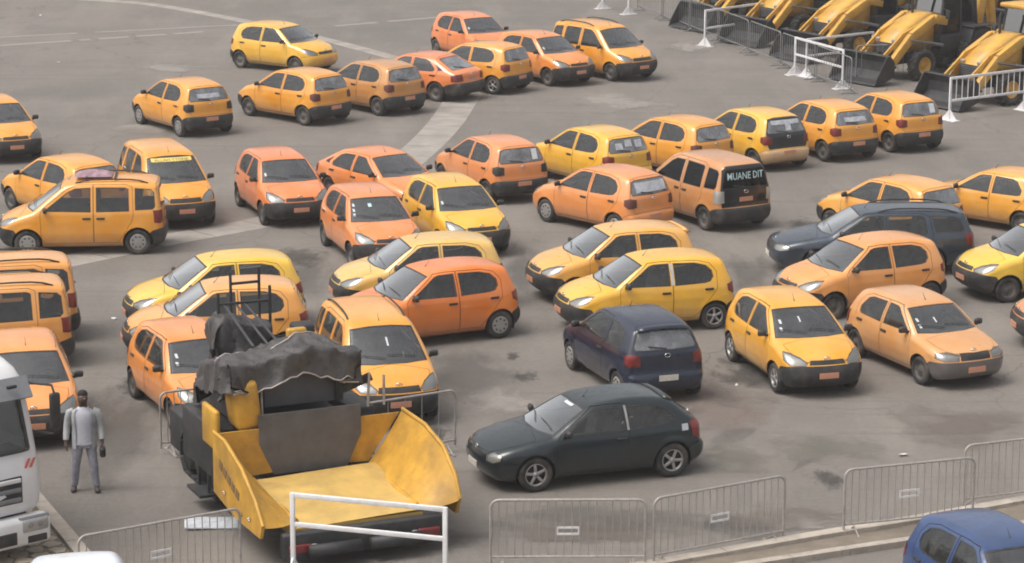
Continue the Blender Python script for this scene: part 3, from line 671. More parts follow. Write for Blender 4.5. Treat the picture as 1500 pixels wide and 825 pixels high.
WAGON = dict(COROLLA3,
    sil=[(1.86, .19), (2.12, .23), (2.23, .36), (2.26, .50), (2.22, .64), (2.14, .73), (1.9, .80), (1.6, .86), (1.3, .915), (1.14, .935), (1.02, .975), (.30, 1.36), (.14, 1.40), (-.15, 1.43), (-.6, 1.45), (-1.3, 1.445), (-1.8, 1.415), (-2.05, 1.375), (-2.12, 1.34), (-2.26, 1.0), (-2.32, .90), (-2.33, .62), (-2.40, .56), (-2.40, .38), (-2.28, .24), (-2.0, .2)],
    wz=[(0, .70), (.2, .76), (.32, .82), (.5, .85), (.68, .855), (.85, .835), (.95, .80), (1.15, .72), (1.35, .62), (1.55, .52)],
    px=[(-2.5, .82), (-2.25, .90), (-1.7, .97), (-.9, 1), (1.1, 1), (1.6, .965), (1.95, .90), (2.3, .78)],
    wf=1.29, wb=-1.29, wr=.31, ar=.355, tr=.305, track=.73,
    head=[(2.18, .42, .70), (2.19, .44, .58), (2.06, .66, .57), (1.92, .78, .61), (1.92, .77, .71), (2.06, .60, .74)],
    tail=[(-2.30, .58, .95), (-2.34, .58, .68), (-2.22, .74, .66), (-2.08, .80, .70), (-2.06, .78, .95)],
    grille=[(-.36, .60), (.36, .60), (.36, .71), (-.36, .71)],
    fbump=[(1.42, .05), (2.5, .05), (2.5, .565), (2.05, .565), (1.66, .55), (1.54, .48)],
    rbump=[(-1.52, .05), (-2.6, .05), (-2.6, .60), (-2.1, .60), (-1.7, .55), (-1.56, .46)],
    screen=[(1.0, -.70, .95), (1.12, -.3, .935), (1.12, .3, .935), (1.0, .70, .95), (.30, .55, 1.345), (.32, .2, 1.37), (.32, -.2, 1.37), (.30, -.55, 1.345)], screen_z=.96,
    hood=[(1.14, 0), (1.0, .70), (1.65, .68), (1.95, .58), (2.10, .44), (2.17, 0), (2.10, -.44), (1.95, -.58), (1.65, -.68), (1.0, -.70)],
    doors=[([(.80, .29), (.89, .42), (.89, .90), (.80, .98), (.18, 1.365), (-.05, 1.38), (-.26, 1.38), (-.26, .29)], [[(.78, .935), (.72, .99), (.17, 1.31), (.06, 1.335), (-.22, 1.345), (-.22, .92)]]),
           ([(-.275, .29), (-.275, 1.38), (-1.12, 1.375), (-1.26, 1.30), (-1.32, .90), (-1.28, .80), (-.86, .29)], [[(-.315, .92), (-.315, 1.345), (-1.06, 1.335), (-1.15, 1.28), (-1.20, .94)]])],
    quarter=[[(-1.36, .96), (-1.30, 1.33), (-1.78, 1.305), (-1.94, 1.26), (-2.04, 1.02), (-1.98, .97)]], handles=[(-.14, .80), (-1.14, .82)], mirror=(.76, .94),
    gate=[(-2.32, -.62, .64), (-2.32, .62, .64), (-2.30, .67, .88), (-2.24, .66, 1.0), (-2.12, .55, 1.345), (-2.04, .4, 1.375), (-2.04, -.4, 1.375), (-2.12, -.55, 1.345), (-2.24, -.66, 1.0), (-2.30, -.67, .88)],
    rglass=[(-2.25, -.62, .99), (-2.25, .62, .99), (-2.22, .62, 1.03), (-2.15, .55, 1.29), (-2.13, .48, 1.32), (-2.13, -.48, 1.32), (-2.15, -.55, 1.29), (-2.22, -.62, 1.03)], rglass_z=1.0,
    plate_z=(.42, .74), emblem=(.75, .90), seats=(-.02, -.9, .32), dash=(.86, .80), rails=(-.1, -1.9, .52))
WAGON.pop('spoiler')
SPECS = dict(yaris=YARIS, yaris3=YARIS3, yspoil=YSPOIL, mpv=MPV, mpvr=MPVR, corolla=COROLLA3, starlet=STARLET, liftback=LIFT, wagon=WAGON)
TYPES = {}
def get_type(n):
    if n not in TYPES: TYPES[n] = build_type(SPECS[n])
    return TYPES[n]

def set_obj_mat(o, key, slot=0):
    o.material_slots[slot].link = 'OBJECT'; o.material_slots[slot].material = MATS[key]
def put_car(kind, x, y, yaw, col, label, name='taxi', cat='taxi', group=None, bumper='dark', fb=None, rb=None, gate=None, rim='steel', glass=None, plate='plate_orange', tail=None, bonnet=None, door=None, extras=()):
    T = get_type(kind); root = empty(name, (x, y, 0), R(yaw)); tag(root, label, cat, group)
    c4 = tuple(col)+(1,); objs = []
    for (nm, me, par, loc, role) in T['recs']:
        if isinstance(me, tuple):
            t_, r_ = wheel_meshes(me[1], me[2], rim); o = ob(nm, t_, root, loc, (0, random.uniform(0, 6), 0 if role[1] > 0 else math.pi)); ob('rim', r_, o)
            objs.append(o); continue
        o = ob(nm, me, root if par < 0 else objs[par], loc); objs.append(o); o.color = c4
        if role in ('fbump', 'rbump'):
            b = (fb if role == 'fbump' else rb) or bumper
            if b != 'dark': set_obj_mat(o, 'car_paint'); o.color = c4 if b == 'body' else tuple(b)+(1,)
        elif role == 'gate' and gate: o.color = tuple(gate)+(1,)
        elif role == 'bonnet' and bonnet: o.color = tuple(bonnet)+(1,)
        elif role == 'door' and door: o.color = tuple(door)+(1,)
        elif role in ('glass', 'rglass') and glass: set_obj_mat(o, glass)
        elif role == 'plate' and plate != 'plate_orange': set_obj_mat(o, plate)
        elif role == 'tail' and tail: set_obj_mat(o, tail)
    for e in extras: e(T, root, objs)
    return root
def sheet(T, which, y0, y1, z0, z1, off=.004, n=6, skew=0.0):
    """a small printed sheet lying on the windscreen or the rear window"""
    B = T['B']; f = B.sf if which == 'front' else B.sr; sgn = 1 if which == 'front' else -1; vs = []
    for i in range(n+1):
        for j in range(3):
            z = z0+(z1-z0)*j/2; y = y0+(y1-y0)*i/n+skew*(z-z0); p = f(y, z); vs.append(p+Vector((sgn*off, 0, off*.5)))
    return vs, [[3*i+j, 3*i+3+j, 3*i+4+j, 3*i+1+j] for i in range(n) for j in range(2)]
def sticker(which, rects, mat='white_print', name='sticker'):
    def e(T, root, objs):
        par = objs[T['screen'] if which == 'front' else T['rglass']]
        for r in rects:
            vs, fs = sheet(T, which, *r); ob(name, mesh_from(name, vs, fs, [mat], smooth=True), par)
    return e
def side_mark(sg, x0, x1, z0, z1, mat, name, lean=0.0):
    def e(T, root, objs):
        B = T['B']; vs = []
        for i in range(2):
            for j in range(4):
                z = z0+(z1-z0)*j/3; vs.append(B.sy(x0+(x1-x0)*i+lean*(z-z0), z, sg)+Vector((0, sg*.007, 0)))
        ob(name, mesh_from(name, vs, [[j, j+1, 5+j, 4+j] for j in range(3)], [mat], smooth=True), root)
    return e
def rack_bars(T, root, objs):
    for x in (-.1, -.75): ob('rack_bar', MB().tube([(x, -.54, 1.735), (x, .54, 1.735)], .02, 6).mesh('rack_bar', 'black_trim'), root)
def lettering(which, text, y0, y1, z0, z1, mat, name='lettering'):
    def e(T, root, objs):
        par = objs[T['screen'] if which == 'front' else T['rglass']]; B = T['B']
        cu = bpy.data.curves.new('t', 'FONT'); cu.body = text; cu.resolution_u = 2; cu.offset = .012
        o = bpy.data.objects.new('t', cu); COL.objects.link(o); dg = bpy.context.evaluated_depsgraph_get(); dg.update()
        me = bpy.data.meshes.new_from_object(o.evaluated_get(dg)); bpy.data.objects.remove(o)
        P = np.array([v.co[:] for v in me.vertices]); lo, hi = P.min(0), P.max(0)
        sgn = 1 if which == 'front' else -1
        for v, p in zip(me.vertices, P):
            a = (p[0]-lo[0])/(hi[0]-lo[0]); b = (p[1]-lo[1])/(hi[1]-lo[1])
            y = y0+(y1-y0)*a; z = z0+(z1-z0)*b; q = (B.sf if sgn > 0 else B.sr)(y, z); v.co = q+Vector((sgn*.007, 0, .003))
        me.materials.clear(); me.materials.append(MATS[mat]); me.name = name; ob(name, me, par)
    return e
#@@CARS
# ------------------------------------------------------------------ ground
def make_asphalt():
    m, t, p = newmat('asphalt'); c = coords(t)
    big = noise(t, c, .055, 4, .55); mid = noise(t, c, .35, 6, .65); fine = noise(t, c, 9, 5, .7)
    mp = N(t, 'ShaderNodeMapping'); mp.inputs['Scale'].default_value = (.35, .09, 1); mp.inputs['Rotation'].default_value = (0, 0, R(62)); t.links.new(c, mp.inputs['Vector'])
    streak = noise(t, mp.outputs[0], 1.6, 5, .6)
    a = ramp(t, big, (.35, (.124, .113, .103)), (.65, (.165, .145, .129)))
    b = mixc(t, ramp(t, mid, (.42, (0, 0, 0)), (.68, (.55,)*3)), a, (.212, .187, .166))
    b = mixc(t, ramp(t, streak, (.50, (0, 0, 0)), (.70, (.45,)*3)), b, (.248, .221, .197))
    dk = noise(t, c, .8, 5, .7)
    b = mixc(t, ramp(t, dk, (.58, (0, 0, 0)), (.74, (.45,)*3)), b, (.098, .090, .083))
    b = mixc(t, ramp(t, fine, (.35, (.0,)*3), (.75, (.28,)*3)), b, (.30, .268, .236))
    for rz, th in ((24, .60), (-38, .62), (80, .63)):
        mt = N(t, 'ShaderNodeMapping'); mt.inputs['Scale'].default_value = (.05, 2.4, 1); mt.inputs['Rotation'].default_value = (0, 0, R(rz)); t.links.new(c, mt.inputs['Vector'])
        tm = noise(t, mt.outputs[0], 1.0, 3, .5)
        b = mixc(t, maths(t, 'MULTIPLY', ramp(t, tm, (th, (0, 0, 0)), (th+.06, (.30,)*3)), ramp(t, mid, (.4, (.2,)*3), (.6, (1, 1, 1)))), b, (.10, .09, .082))
    grit = noise(t, c, 42, 3, .8)
    b = mixc(t, ramp(t, grit, (.52, (0, 0, 0)), (.72, (.5,)*3)), b, (.32, .29, .26)); b = mixc(t, ramp(t, grit, (.28, (.5,)*3), (.45, (0, 0, 0))), b, (.075, .068, .062))
    vor = N(t, 'ShaderNodeTexVoronoi', feature='DISTANCE_TO_EDGE'); vor.inputs['Scale'].default_value = .32
    wp = N(t, 'ShaderNodeVectorMath', operation='ADD'); t.links.new(c, wp.inputs[0])
    nz = N(t, 'ShaderNodeTexNoise'); nz.inputs['Scale'].default_value = 1.2; nz.inputs['Detail'].default_value = 4; t.links.new(c, nz.inputs['Vector'])
    t.links.new(nz.outputs['Color'], wp.inputs[1]); t.links.new(wp.outputs[0], vor.inputs['Vector'])
    crack = maths(t, 'MULTIPLY', ramp(t, vor.outputs['Distance'], (.0, (1, 1, 1)), (.012, (0, 0, 0))), ramp(t, big, (.45, (0, 0, 0)), (.6, (.6,)*3)))
    b = mixc(t, crack, b, (.07, .065, .06))
    t.links.new(b, p.inputs['Base Color']); p.inputs['Roughness'].default_value = .85; p.inputs['Specular IOR Level'].default_value = .3
    bump(t, p, noise(t, c, 30, 4, .7), .012, .5)
make_asphalt()
def concrete(name, col, sc=2.0, dark=(.12, .11, .1)):
    m, t, p = newmat(name); c = coords(t)
    b = ramp(t, noise(t, c, sc, 6, .65), (.3, tuple(x*.72 for x in col)), (.7, tuple(x*1.12 for x in col)))
    b = mixc(t, ramp(t, noise(t, c, sc*2.3, 6, .7), (.55, (0, 0, 0)), (.75, (.6,)*3)), b, dark)
    t.links.new(b, p.inputs['Base Color']); p.inputs['Roughness'].default_value = .9
    bump(t, p, noise(t, c, 40, 4), .01, .4)
concrete('patterned_print', (.55, .57, .62), 7, (.18, .19, .26)); concrete('concrete_pale', (.315, .285, .255), 1.2, (.2, .175, .15)); concrete('kerb_stone', (.46, .40, .34), 3); concrete('kerb_cap', (.40, .35, .30), 3)
concrete('paint_worn', (.29, .262, .235), 3, (.16, .14, .125)); concrete('dirt_fill', (.20, .165, .13), 2.5, (.12, .1, .08)); concrete('cobble_stone', (.34, .29, .23), 4)
concrete('oil_dark', (.045, .043, .04), 3, (.09, .08, .07)); concrete('red_dust', (.26, .165, .13), 1.5, (.2, .17, .15)); concrete('patch_dark', (.125, .118, .112), 1.2, (.17, .155, .14))
g = ob('ground', mesh_from('ground', [(-400, -60, 0), (400, -60, 0), (400, 700, 0), (-400, 700, 0)], [(0, 1, 2, 3)], ['asphalt'])); tag(g, kind='structure')

def catmull(pts, n=8):
    P = [Vector(p) for p in pts]; P = [2*P[0]-P[1]]+P+[2*P[-1]-P[-2]]; o = []
    for i in range(1, len(P)-2):
        for k in range(n):
            t = k/n; a, b, c, d = P[i-1:i+3]
            o.append(.5*((2*b)+(c-a)*t+(2*a-5*b+4*c-d)*t*t+(3*b-a-3*c+d)*t**3))
    return o+[P[-2]]
def strip(name, pts, wd, z, th, mat, seg=1.4, gap=.02, parts='slab', jig=.0):
    """flush slabs laid along a curve"""
    root = empty(name); tag(root, kind='structure'); c = catmull(pts, 14); acc = [0]
    for a, b in zip(c, c[1:]): acc.append(acc[-1]+(b-a).length)
    L = acc[-1]; n = max(1, int(L/seg)); rng = random.Random(len(name)*7+n)
    def pt(s):
        s = min(max(s, 0), L)
        for i in range(len(acc)-1):
            if acc[i+1] >= s:
                f = (s-acc[i])/max(acc[i+1]-acc[i], 1e-6); d = (c[i+1]-c[i]).normalized(); return c[i].lerp(c[i+1], f), d
        return c[-1], (c[-1]-c[-2]).normalized()
    for i in range(n):
        s0, s1 = i*L/n+gap, (i+1)*L/n-gap; b = MB(); vs = []; k = 4; dz = rng.uniform(-jig, jig)
        for j in range(k+1):
            q, d = pt(s0+(s1-s0)*j/k); nn = Vector((-d.y, d.x, 0)).normalized(); ww = wd(acc and (s0+(s1-s0)*j/k)/L) if callable(wd) else wd
            for sg in (-1, 1):
                for zz in (z+dz, z+dz-th): vs.append(Vector((q.x, q.y, 0))+nn*sg*ww/2+Vector((0, 0, zz)))
        fs = []
        for j in range(k):
            o = 4*j; fs += [[o, o+4, o+6, o+2], [o+1, o+3, o+7, o+5], [o, o+1, o+5, o+4], [o+2, o+6, o+7, o+3]]
        fs += [[0, 2, 3, 1], [4*k, 4*k+1, 4*k+3, 4*k+2]]
        ob(parts, b.add(vs, fs).mesh(parts, mat), root)
    return root
# flush concrete channel that sweeps between the rows of cars, and the pale line it meets further off
strip('concrete_channel', [at(690, 122), at(672, 150), at(648, 185), at(612, 222), at(560, 262), at(480, 300), at(385, 328), at(240, 356), at(95, 388), at(-120, 430)], 1.05, .005, .05, 'concrete_pale', 1.6)
strip('pale_edge_strip', [at(-60, -12), at(100, 2), at(215, 10), at(330, 29), at(440, 52), at(545, 78), at(640, 106), at(684, 124)], .55, .005, .05, 'concrete_pale', 2.0)
def dashes(name, p0, p1, n, ln, wd, duty_rng, mat='paint_worn'):
    root = empty(name); tag(root, kind='structure'); p0, p1 = Vector(p0), Vector(p1); d = (p1-p0).normalized(); rng = random.Random(n)
    me = [MB().box((0, 0, 0), (ln*k, wd, .004)).mesh('dash', mat) for k in (1, .7)]
    for i in range(n):
        if rng.random() > duty_rng: continue
        q = p0.lerp(p1, (i+.5)/n); ob('dash', me[i % 2], root, (q.x, q.y, .0045), (0, 0, math.atan2(d.y, d.x)+rng.uniform(-.05, .05)))
dashes('painted_line_dashes', at(0, 72), at(335, 47), 24, .42, .32, .75)
dashes('painted_line_upper', at(-20, 61), at(340, 40), 9, 1.35, .22, .75)
dashes('painted_line_right', at(490, 40), at(642, 26), 8, .62, .3, .9)
def soft(name, col, amt):
    m, t, p = newmat(name); c = coords(t); ln = N(t, 'ShaderNodeVectorMath', operation='LENGTH'); t.links.new(c, ln.inputs[0])
    w_ = coords(t, 'Generated'); oi = N(t, 'ShaderNodeObjectInfo'); ad = N(t, 'ShaderNodeVectorMath', operation='ADD'); t.links.new(c, ad.inputs[0]); t.links.new(oi.outputs['Location'], ad.inputs[1])
    f = maths(t, 'SUBTRACT', maths(t, 'ADD', 1.0, maths(t, 'MULTIPLY', maths(t, 'SUBTRACT', noise(t, ad.outputs[0], 1.7, 6, .65), .5), 2.6)), maths(t, 'MULTIPLY', ln.outputs['Value'], 1.25))
    t.links.new(ramp(t, f, (.12, (0, 0, 0)), (.7, (amt,)*3)), p.inputs['Alpha'])
    p.inputs['Base Color'].default_value = tuple(col)+(1,); p.inputs['Roughness'].default_value = .8
soft('stain_oil', (.06, .054, .049), .6); soft('stain_red', (.22, .15, .125), .26); soft('stain_pale', (.34, .31, .28), .6); soft('soft_dark', (.088, .080, .074), .34); soft('stain_green', (.145, .14, .11), .36); soft('stain_brown', (.16, .13, .11), .42)
nblot = [0]
def blot(name, u, v, rx, ry, mat, rz=0):
    n = 40; p = at(u, v); nblot[0] += 1
    vs = [(1.6*math.cos(2*math.pi*i/n), 1.6*math.sin(2*math.pi*i/n), 0) for i in range(n)]
    o = ob(name, mesh_from(name, vs, [list(range(n))], [mat]), None, (p.x, p.y, .007+.001*nblot[0]), (0, 0, R(rz))); o.scale = (rx, ry, 1); return tag(o, kind='structure')
for a_ in ((1092, 546, .8, 1.6), (752, 522, .2, .5), (768, 552, .4, .6), (1215, 700, .4, .8), (640, 640, .4, .9), (870, 300, .8, 1.5), (430, 380, .9, 1.6), (1180, 330, .8, 1.5), (210, 560, .6, 1.5)): blot('oil_stain', *a_, 'stain_oil')
for a_ in ((1060, 600, 1.3, 2.6), (1010, 575, .6, 1.6)): blot('red_dust', *a_, 'stain_red')
for a_ in ((735, 590, 1.0, 1.6), (250, 105, 1.6, 1.3), (220, 190, 1.5, 1.8), (640, 260, 1.0, 1.4), (900, 150, 2.2, 2.5), (1180, 765, 1.0, .7), (1010, 68, 1.2, 2.0), (560, 240, 1.2, 1.5), (1000, 360, .5, 1.2)): blot('pale_dust', *a_, 'stain_pale')
for a_ in ((165, 640, 1.3, 5), (440, 415, 1.2, 4), (690, 550, 1.6, 3), (900, 765, 3, 1.2), (770, 390, .9, 4), (560, 790, 2.5, 1.5), (960, 610, 1.2, 1.5), (1100, 400, .8, 3)): blot('dark_blot', *a_, 'soft_dark')  # soft-edged blots that make the ground darker in places
for a_ in ((1215, 655, 1.3, 1.3), (1080, 670, 1.0, 1.2)): blot('moss_tint', *a_, 'stain_green')
for a_ in ((1400, 620, 1.8, 2.0), (1150, 760, 1.8, 1.0), (850, 780, 2.0, .9), (480, 320, 1.0, 2.0), (1230, 300, 1.0, 3.0)): blot('brown_stain', *a_, 'stain_brown')

# kerbs, lower right and lower left
strip('kerb', [at(880, 846), at(1040, 817), at(1200, 788), at(1341, 764), at(1500, 734), at(1640, 708)], .22, .11, .12, 'kerb_stone', 1.0, .006, 'kerb_stone', .004)
strip('kerb', [at(990, 849), at(1127, 826.5), at(1319, 796), at(1500, 768), at(1640, 746)], .16, .10, .11, 'kerb_cap', 1.0, .006, 'kerb_stone', .004)
fillv = [at(880, 849), at(1040, 821), at(1341, 767), at(1640, 711), at(1640, 744), at(1319, 794), at(1000, 845)]
tag(ob('dirt_strip', mesh_from('dirt_strip', [(p.x, p.y, .05) for p in fillv], [list(range(len(fillv)))[::-1]], ['dirt_fill'])), kind='structure')
strip('kerb', [at(40, 724), at(72, 762), at(98, 792), at(128, 828), at(160, 868)], .24, .12, .13, 'kerb_cap', 1.0, .006, 'kerb_stone', .004)
# crazy paving left of that kerb
pav = empty('stone_paving'); tag(pav, kind='structure'); rng = random.Random(3)
ka, kb = at(40, 724), at(160, 868); kd = (kb-ka).normalized(); kn = Vector((kd.y, -kd.x, 0))
stones = []
for i in range(6):
    b = MB(); n = rng.choice((5, 6, 7)); pl = []
    for k in range(n):
        a = 2*math.pi*(k+rng.uniform(-.25, .25))/n; r = .155*rng.uniform(.85, 1.12); pl.append((r*math.cos(a), r*math.sin(a)))
    stones.append(b.prism(pl, -.06, 0, 'z').mesh('paving_stone', 'cobble_stone'))
for i in range(22):
    for j in range(7):
        q = ka+kd*(i*.31-.6+(j % 2)*.15)+kn*(.30+j*.29)
        ob('paving_stone', rng.choice(stones), pav, (q.x+rng.uniform(-.02, .02), q.y+rng.uniform(-.02, .02), .092+rng.uniform(-.008, .008)), (0, 0, rng.uniform(0, 6)))
q = [ka+kd*-1.2+kn*.13, kb+kd*1.5+kn*.13, kb+kd*1.5+kn*2.6, ka+kd*-1.2+kn*2.6]
ob('paving_bed', mesh_from('paving_bed', [(p.x, p.y, .07) for p in q], [(0, 1, 2, 3)], ['dirt_fill']), pav)

# ------------------------------------------------------------------ the parked cars
YEL = (.79, .40, .018); YOR = (.77, .305, .020); ORG = (.74, .185, .018); SAL = (.74, .205, .048); TAN = (.60, .29, .10); LEM = (.79, .46, .03); BRN = (.54, .23, .055)
NAVY = (.008, .013, .030); DGRN = (.005, .011, .0135); GREY = (.026, .037, .052); BLUE = (.024, .052, .135); WHT = (.72, .73, .74); BLK = (.010, .011, .014)
SHADE = sticker('rear', [(-.34, .36, 1.10, 1.22, .004, 6, .25)], 'pale_grey_print', 'paper_sheet')
BITS = sticker('rear', [(-.44, -.20, 1.12, 1.30), (-.1, .12, 1.16, 1.32), (.2, .42, 1.10, 1.26)], 'pale_grey_print', 'paper_sheet')
PAPR = sticker('rear', [(-.46, -.27, 1.08, 1.32)], 'white_print', 'paper_sheet')
PERM = sticker('front', [(-.55, -.50, 1.08, 1.13), (-.515, -.465, 1.18, 1.24)])
PER2 = sticker('front', [(-.59, -.545, 1.10, 1.16)])
PERL = sticker('front', [(-.55, -.50, .99, 1.04)])
G = 'orange and yellow taxis crowded on the asphalt lot'
CARS = [
 ('yaris', -14.10, 73.75, 296, YOR, 'orange taxi with black bumper facing the white-lettered van-like taxi, alone at the lot edge', dict()),
 ('yaris', -9.50, 77.70, 125.2, YOR, 'yellow-orange hatchback taxi with patched dark rear corner and white sheet in back window', dict(extras=[SHADE], tail='black_trim', rim='cap')),
 ('yaris', -7.55, 89.01, 324.4, YEL, 'yellow hatchback taxi standing on its own beside the pale edge strip', dict(fb='body')),
 ('yaris', -6.40, 79.53, 136.9, YOR, 'yellow-orange hatchback taxi at the open end of the back row', dict(tail='tail_dull')),
 ('yaris', -4.25, 81.26, 133.5, BRN, 'dull brownish orange hatchback taxi second in the back row', dict(tail='tail_dull')),
 ('liftback', -2.91, 83.81, 145.3, SAL, 'low salmon orange liftback taxi with long sloping rear window in the back row', dict(glass=None)),
 ('yaris', -1.13, 85.14, 144.5, YOR, 'orange-yellow hatchback taxi between the salmon liftback and a front-facing taxi', dict(rim='alloy')),
 ('yaris', -1.34, 91.44, 300, SAL, 'salmon orange hatchback taxi parked furthest behind the back row', dict(extras=[PER2])),
 ('yaris', .96, 86.93, 308.9, (.75, .25, .045), 'pale orange hatchback taxi facing out next to the tall taxi with roof rails', dict(extras=[PER2])),
 ('mpvr', 2.93, 87.98, 309.9, YOR, 'tall orange people-carrier taxi with roof rails at the end of the back row', dict()),
 ('yaris', -10.98, 65.59, 131.2, YOR, 'yellow-orange hatchback taxi half hidden behind the side-on people carrier', dict()),
 ('mpv', -8.46, 65.48, 291.7, YOR, 'tall orange taxi with yellow lettered sun strip across its windscreen', dict(extras=[sticker('front', [(-.50, .50, 1.445, 1.52)], 'yellow_print', 'sun_strip'), lettering('front', 'ALLAH TYONE', -.42, .42, 1.455, 1.505, 'brown_print')])),
 ('mpvr', -9.87, 61.73, 184.9, YOR, 'yellow-orange people-carrier taxi with roof rails standing side-on by the concrete channel', dict(rim='cap', extras=[rack_bars])),
 ('mpvr', -10.42, 51.25, 196, (.76, .32, .06), 'pale orange people-carrier taxi with roof rails near the white lorry, in front of its twin', dict()),
 ('mpvr', -10.62, 53.25, 196, (.77, .33, .07), 'orange people-carrier taxi mostly hidden behind a similar one near the lorry', dict()),
 ('yaris', -8.70, 47.28, 283.7, (.76, .27, .05), 'orange taxi parked right beside the white lorry cab', dict()),
 ('yaris', -5.68, 65.72, 289.8, SAL, 'salmon orange hatchback taxi with heavy dark bumper on the concrete channel', dict(extras=[PER2])),
 ('liftback', -3.21, 66.90, 308, (.73, .225, .05), 'low orange saloon-like taxi with wide dark windscreen behind two hatchbacks', dict()),
 ('yaris', -3.26, 61.18, 288.6, (.74, .225, .05), 'orange hatchback taxi with several white stickers down its windscreen edge', dict(extras=[sticker('front', [(-.59, -.545, 1.08, 1.13), (-.575, -.53, 1.16, 1.21), (-.55, -.505, 1.25, 1.30)]), sticker('front', [(-.2, -.12, 1.24, 1.30)], 'pale_teal_print')])),
 ('yaris', -1.35, 62.43, 291.4, YEL, 'bright yellow hatchback taxi with yellow bonnet next to the stickered orange one', dict(extras=[PER2])),
 ('yaris', -1.94, 56.24, 196.2, (.72, .42, .09), 'sand yellow hatchback taxi tucked behind the deep orange one', dict()),
 ('yaris', -1.65, 53.62, 206.6, ORG, 'deep orange hatchback taxi with grey hubcaps standing nearly side-on', dict(rim='cap')),
 ('yaris', -6.04, 54.41, 198.9, LEM, 'lemon yellow hatchback taxi behind the road paver', dict()),
 ('yaris', -5.73, 52.09, 192.5, (.76, .33, .06), 'pale orange taxi squeezed between the lemon yellow one and the paver', dict()),
 ('yaris', -5.83, 48.16, 294.5, (.74, .245, .04), 'orange taxi partly covered by the paver tarpaulin', dict(extras=[PERM])),
 ('mpvr', -2.53, 48.75, 286.5, YOR, 'yellow-orange tall taxi with roof rails right behind the paver hopper', dict(extras=[sticker('front', [(-.60, -.54, 1.12, 1.18), (.02, .055, 1.28, 1.40)])])),
 ('yaris', -.54, 68.52, 119.0, (.70, .235, .06), 'dusty orange hatchback taxi with white paper in the corner of its back window', dict(extras=[sticker('rear', [(-.46, -.30, 1.08, 1.33)], 'white_print', 'paper_sheet')], tail='black_trim')),
 ('yaris', 2.03, 69.93, 126.4, YEL, 'yellow hatchback taxi second in the row of turned-away taxis', dict(extras=[BITS], rb='body')),
 ('yaris', 2.20, 64.45, 132.3, (.72, .245, .055), 'orange hatchback taxi with orange bumper and white-patterned back window', dict(rb='body', bumper='body', rim='cap', tail='tail_dull', extras=[sticker('rear', [(-.50, .48, 1.08, 1.31)], 'patterned_print', 'patterned_sheet')])),
 ('yaris', 4.21, 71.54, 132.2, YOR, 'orange-yellow hatchback taxi just behind the brown people carrier', dict(rb='body', bumper='body', tail='tail_dull')),
 ('yaris', 6.44, 72.90, 121.7, YEL, 'yellow taxi with black tailgate and pale orange rear bumper bar', dict(gate=BLK, rb=(.62, .36, .16), extras=[sticker('rear', [(-.44, .46, 1.24, 1.35), (-.14, .04, 1.08, 1.24)], 'pale_grey_print', 'paper_sheet')])),
 ('yaris', 8.50, 74.26, 119.4, YOR, 'yellow-orange hatchback taxi between the black-tailgate taxi and the row end', dict(extras=[SHADE])),
 ('yaris', 10.50, 75.66, 118.4, YOR, 'yellow-orange hatchback taxi nearest the white barred barrier', dict(extras=[PAPR])),
 ('mpv', 4.65, 65.38, 119.7, (.55, .235, .075), 'brownish orange people carrier with black tailgate lettered in pale capitals', dict(gate=BLK, tail='lamp_reflector', glass='dark_glass', extras=[lettering('rear', 'MUANE DIT', .50, -.52, 1.27, 1.44, 'pale_teal_print')])),
 ('yspoil', 2.21, 57.43, 198.5, (.76, .36, .06), 'yellow-orange hatchback taxi with roof spoiler beside a hubcapped yellow one', dict()),
 ('yaris', 2.78, 54.66, 197.0, YEL, 'yellow hatchback taxi with spoked wheels behind the navy hatchback', dict(rim='alloy', extras=[side_mark(1, -.305, -.255, .98, 1.40, 'pale_grey_print', 'pillar_trim')])),
 ('yaris', 5.36, 50.81, 286.0, (.77, .34, .02), 'bright yellow-orange taxi with black bumper standing over an oil stain', dict(rim='alloy', extras=[PERM, sticker('front', [(-.12, -.09, 1.20, 1.28)])])),
 ('starlet', 7.95, 51.40, 295, (.62, .29, .095), 'faded salmon-tan five-door taxi with grey front bumper', dict(bumper=(.10, .083, .075), extras=[PERL, sticker('front', [(-.53, -.48, 1.08, 1.13), (-.16, -.13, 1.06, 1.13)])])),
 ('yaris', 7.40, 56.29, 205.5, (.75, .29, .06), 'orange hatchback taxi between the dark estate car and the faded one', dict()),
 ('yaris', 8.95, 63.20, 130, (.76, .32, .04), 'orange-yellow hatchback taxi hidden by the dark estate car', dict()),
 ('starlet', 11.74, 64.83, 138, (.77, .33, .03), 'yellow-orange five-door taxi with slim pillars behind the dark estate car', dict()),
 ('yaris', 11.47, 57.73, 197.0, LEM, 'bright yellow taxi with black bumper in front of the dark estate car tail', dict()),
 ('yaris', 11.95, 53.20, 186, (.66, .24, .08), 'orange taxi whose nose alone shows beyond the faded one', dict()),
]
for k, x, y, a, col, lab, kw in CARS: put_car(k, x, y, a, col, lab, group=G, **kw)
put_car('yaris3', 2.28, 50.21, 110.3, NAVY, 'navy blue three-door hatchback with roof spoiler, tail towards the green-black one', 'hatchback', 'car', bumper='body', rim='cap', plate='plate_pale')
put_car('corolla', 1.28, 44.40, 200.5, DGRN, 'green-black three-door hatchback with five-spoke wheels behind the crowd barriers', 'hatchback', 'car', bumper='body', rim='alloy', plate='plate_pale', extras=[sticker('front', [(-.12, .2, 1.235, 1.26)]), side_mark(1, -.445, -.405, .91, 1.285, 'rim_silver', 'pillar_trim', .03), side_mark(1, -1.52, -1.40, .80, .91, 'pale_grey_print', 'sticker')])
put_car('wagon', 7.96, 59.86, 184.5, GREY, 'dark grey estate car with roof rails among the taxis', 'estate_car', 'car', bumper='body', plate='plate_pale')
put_car('yaris', 6.98, 36.69, 291.0, BLUE, 'metallic blue hatchback parked outside the kerb and barriers', 'hatchback', 'car', bumper='body', plate='plate_pale', extras=[PER2])
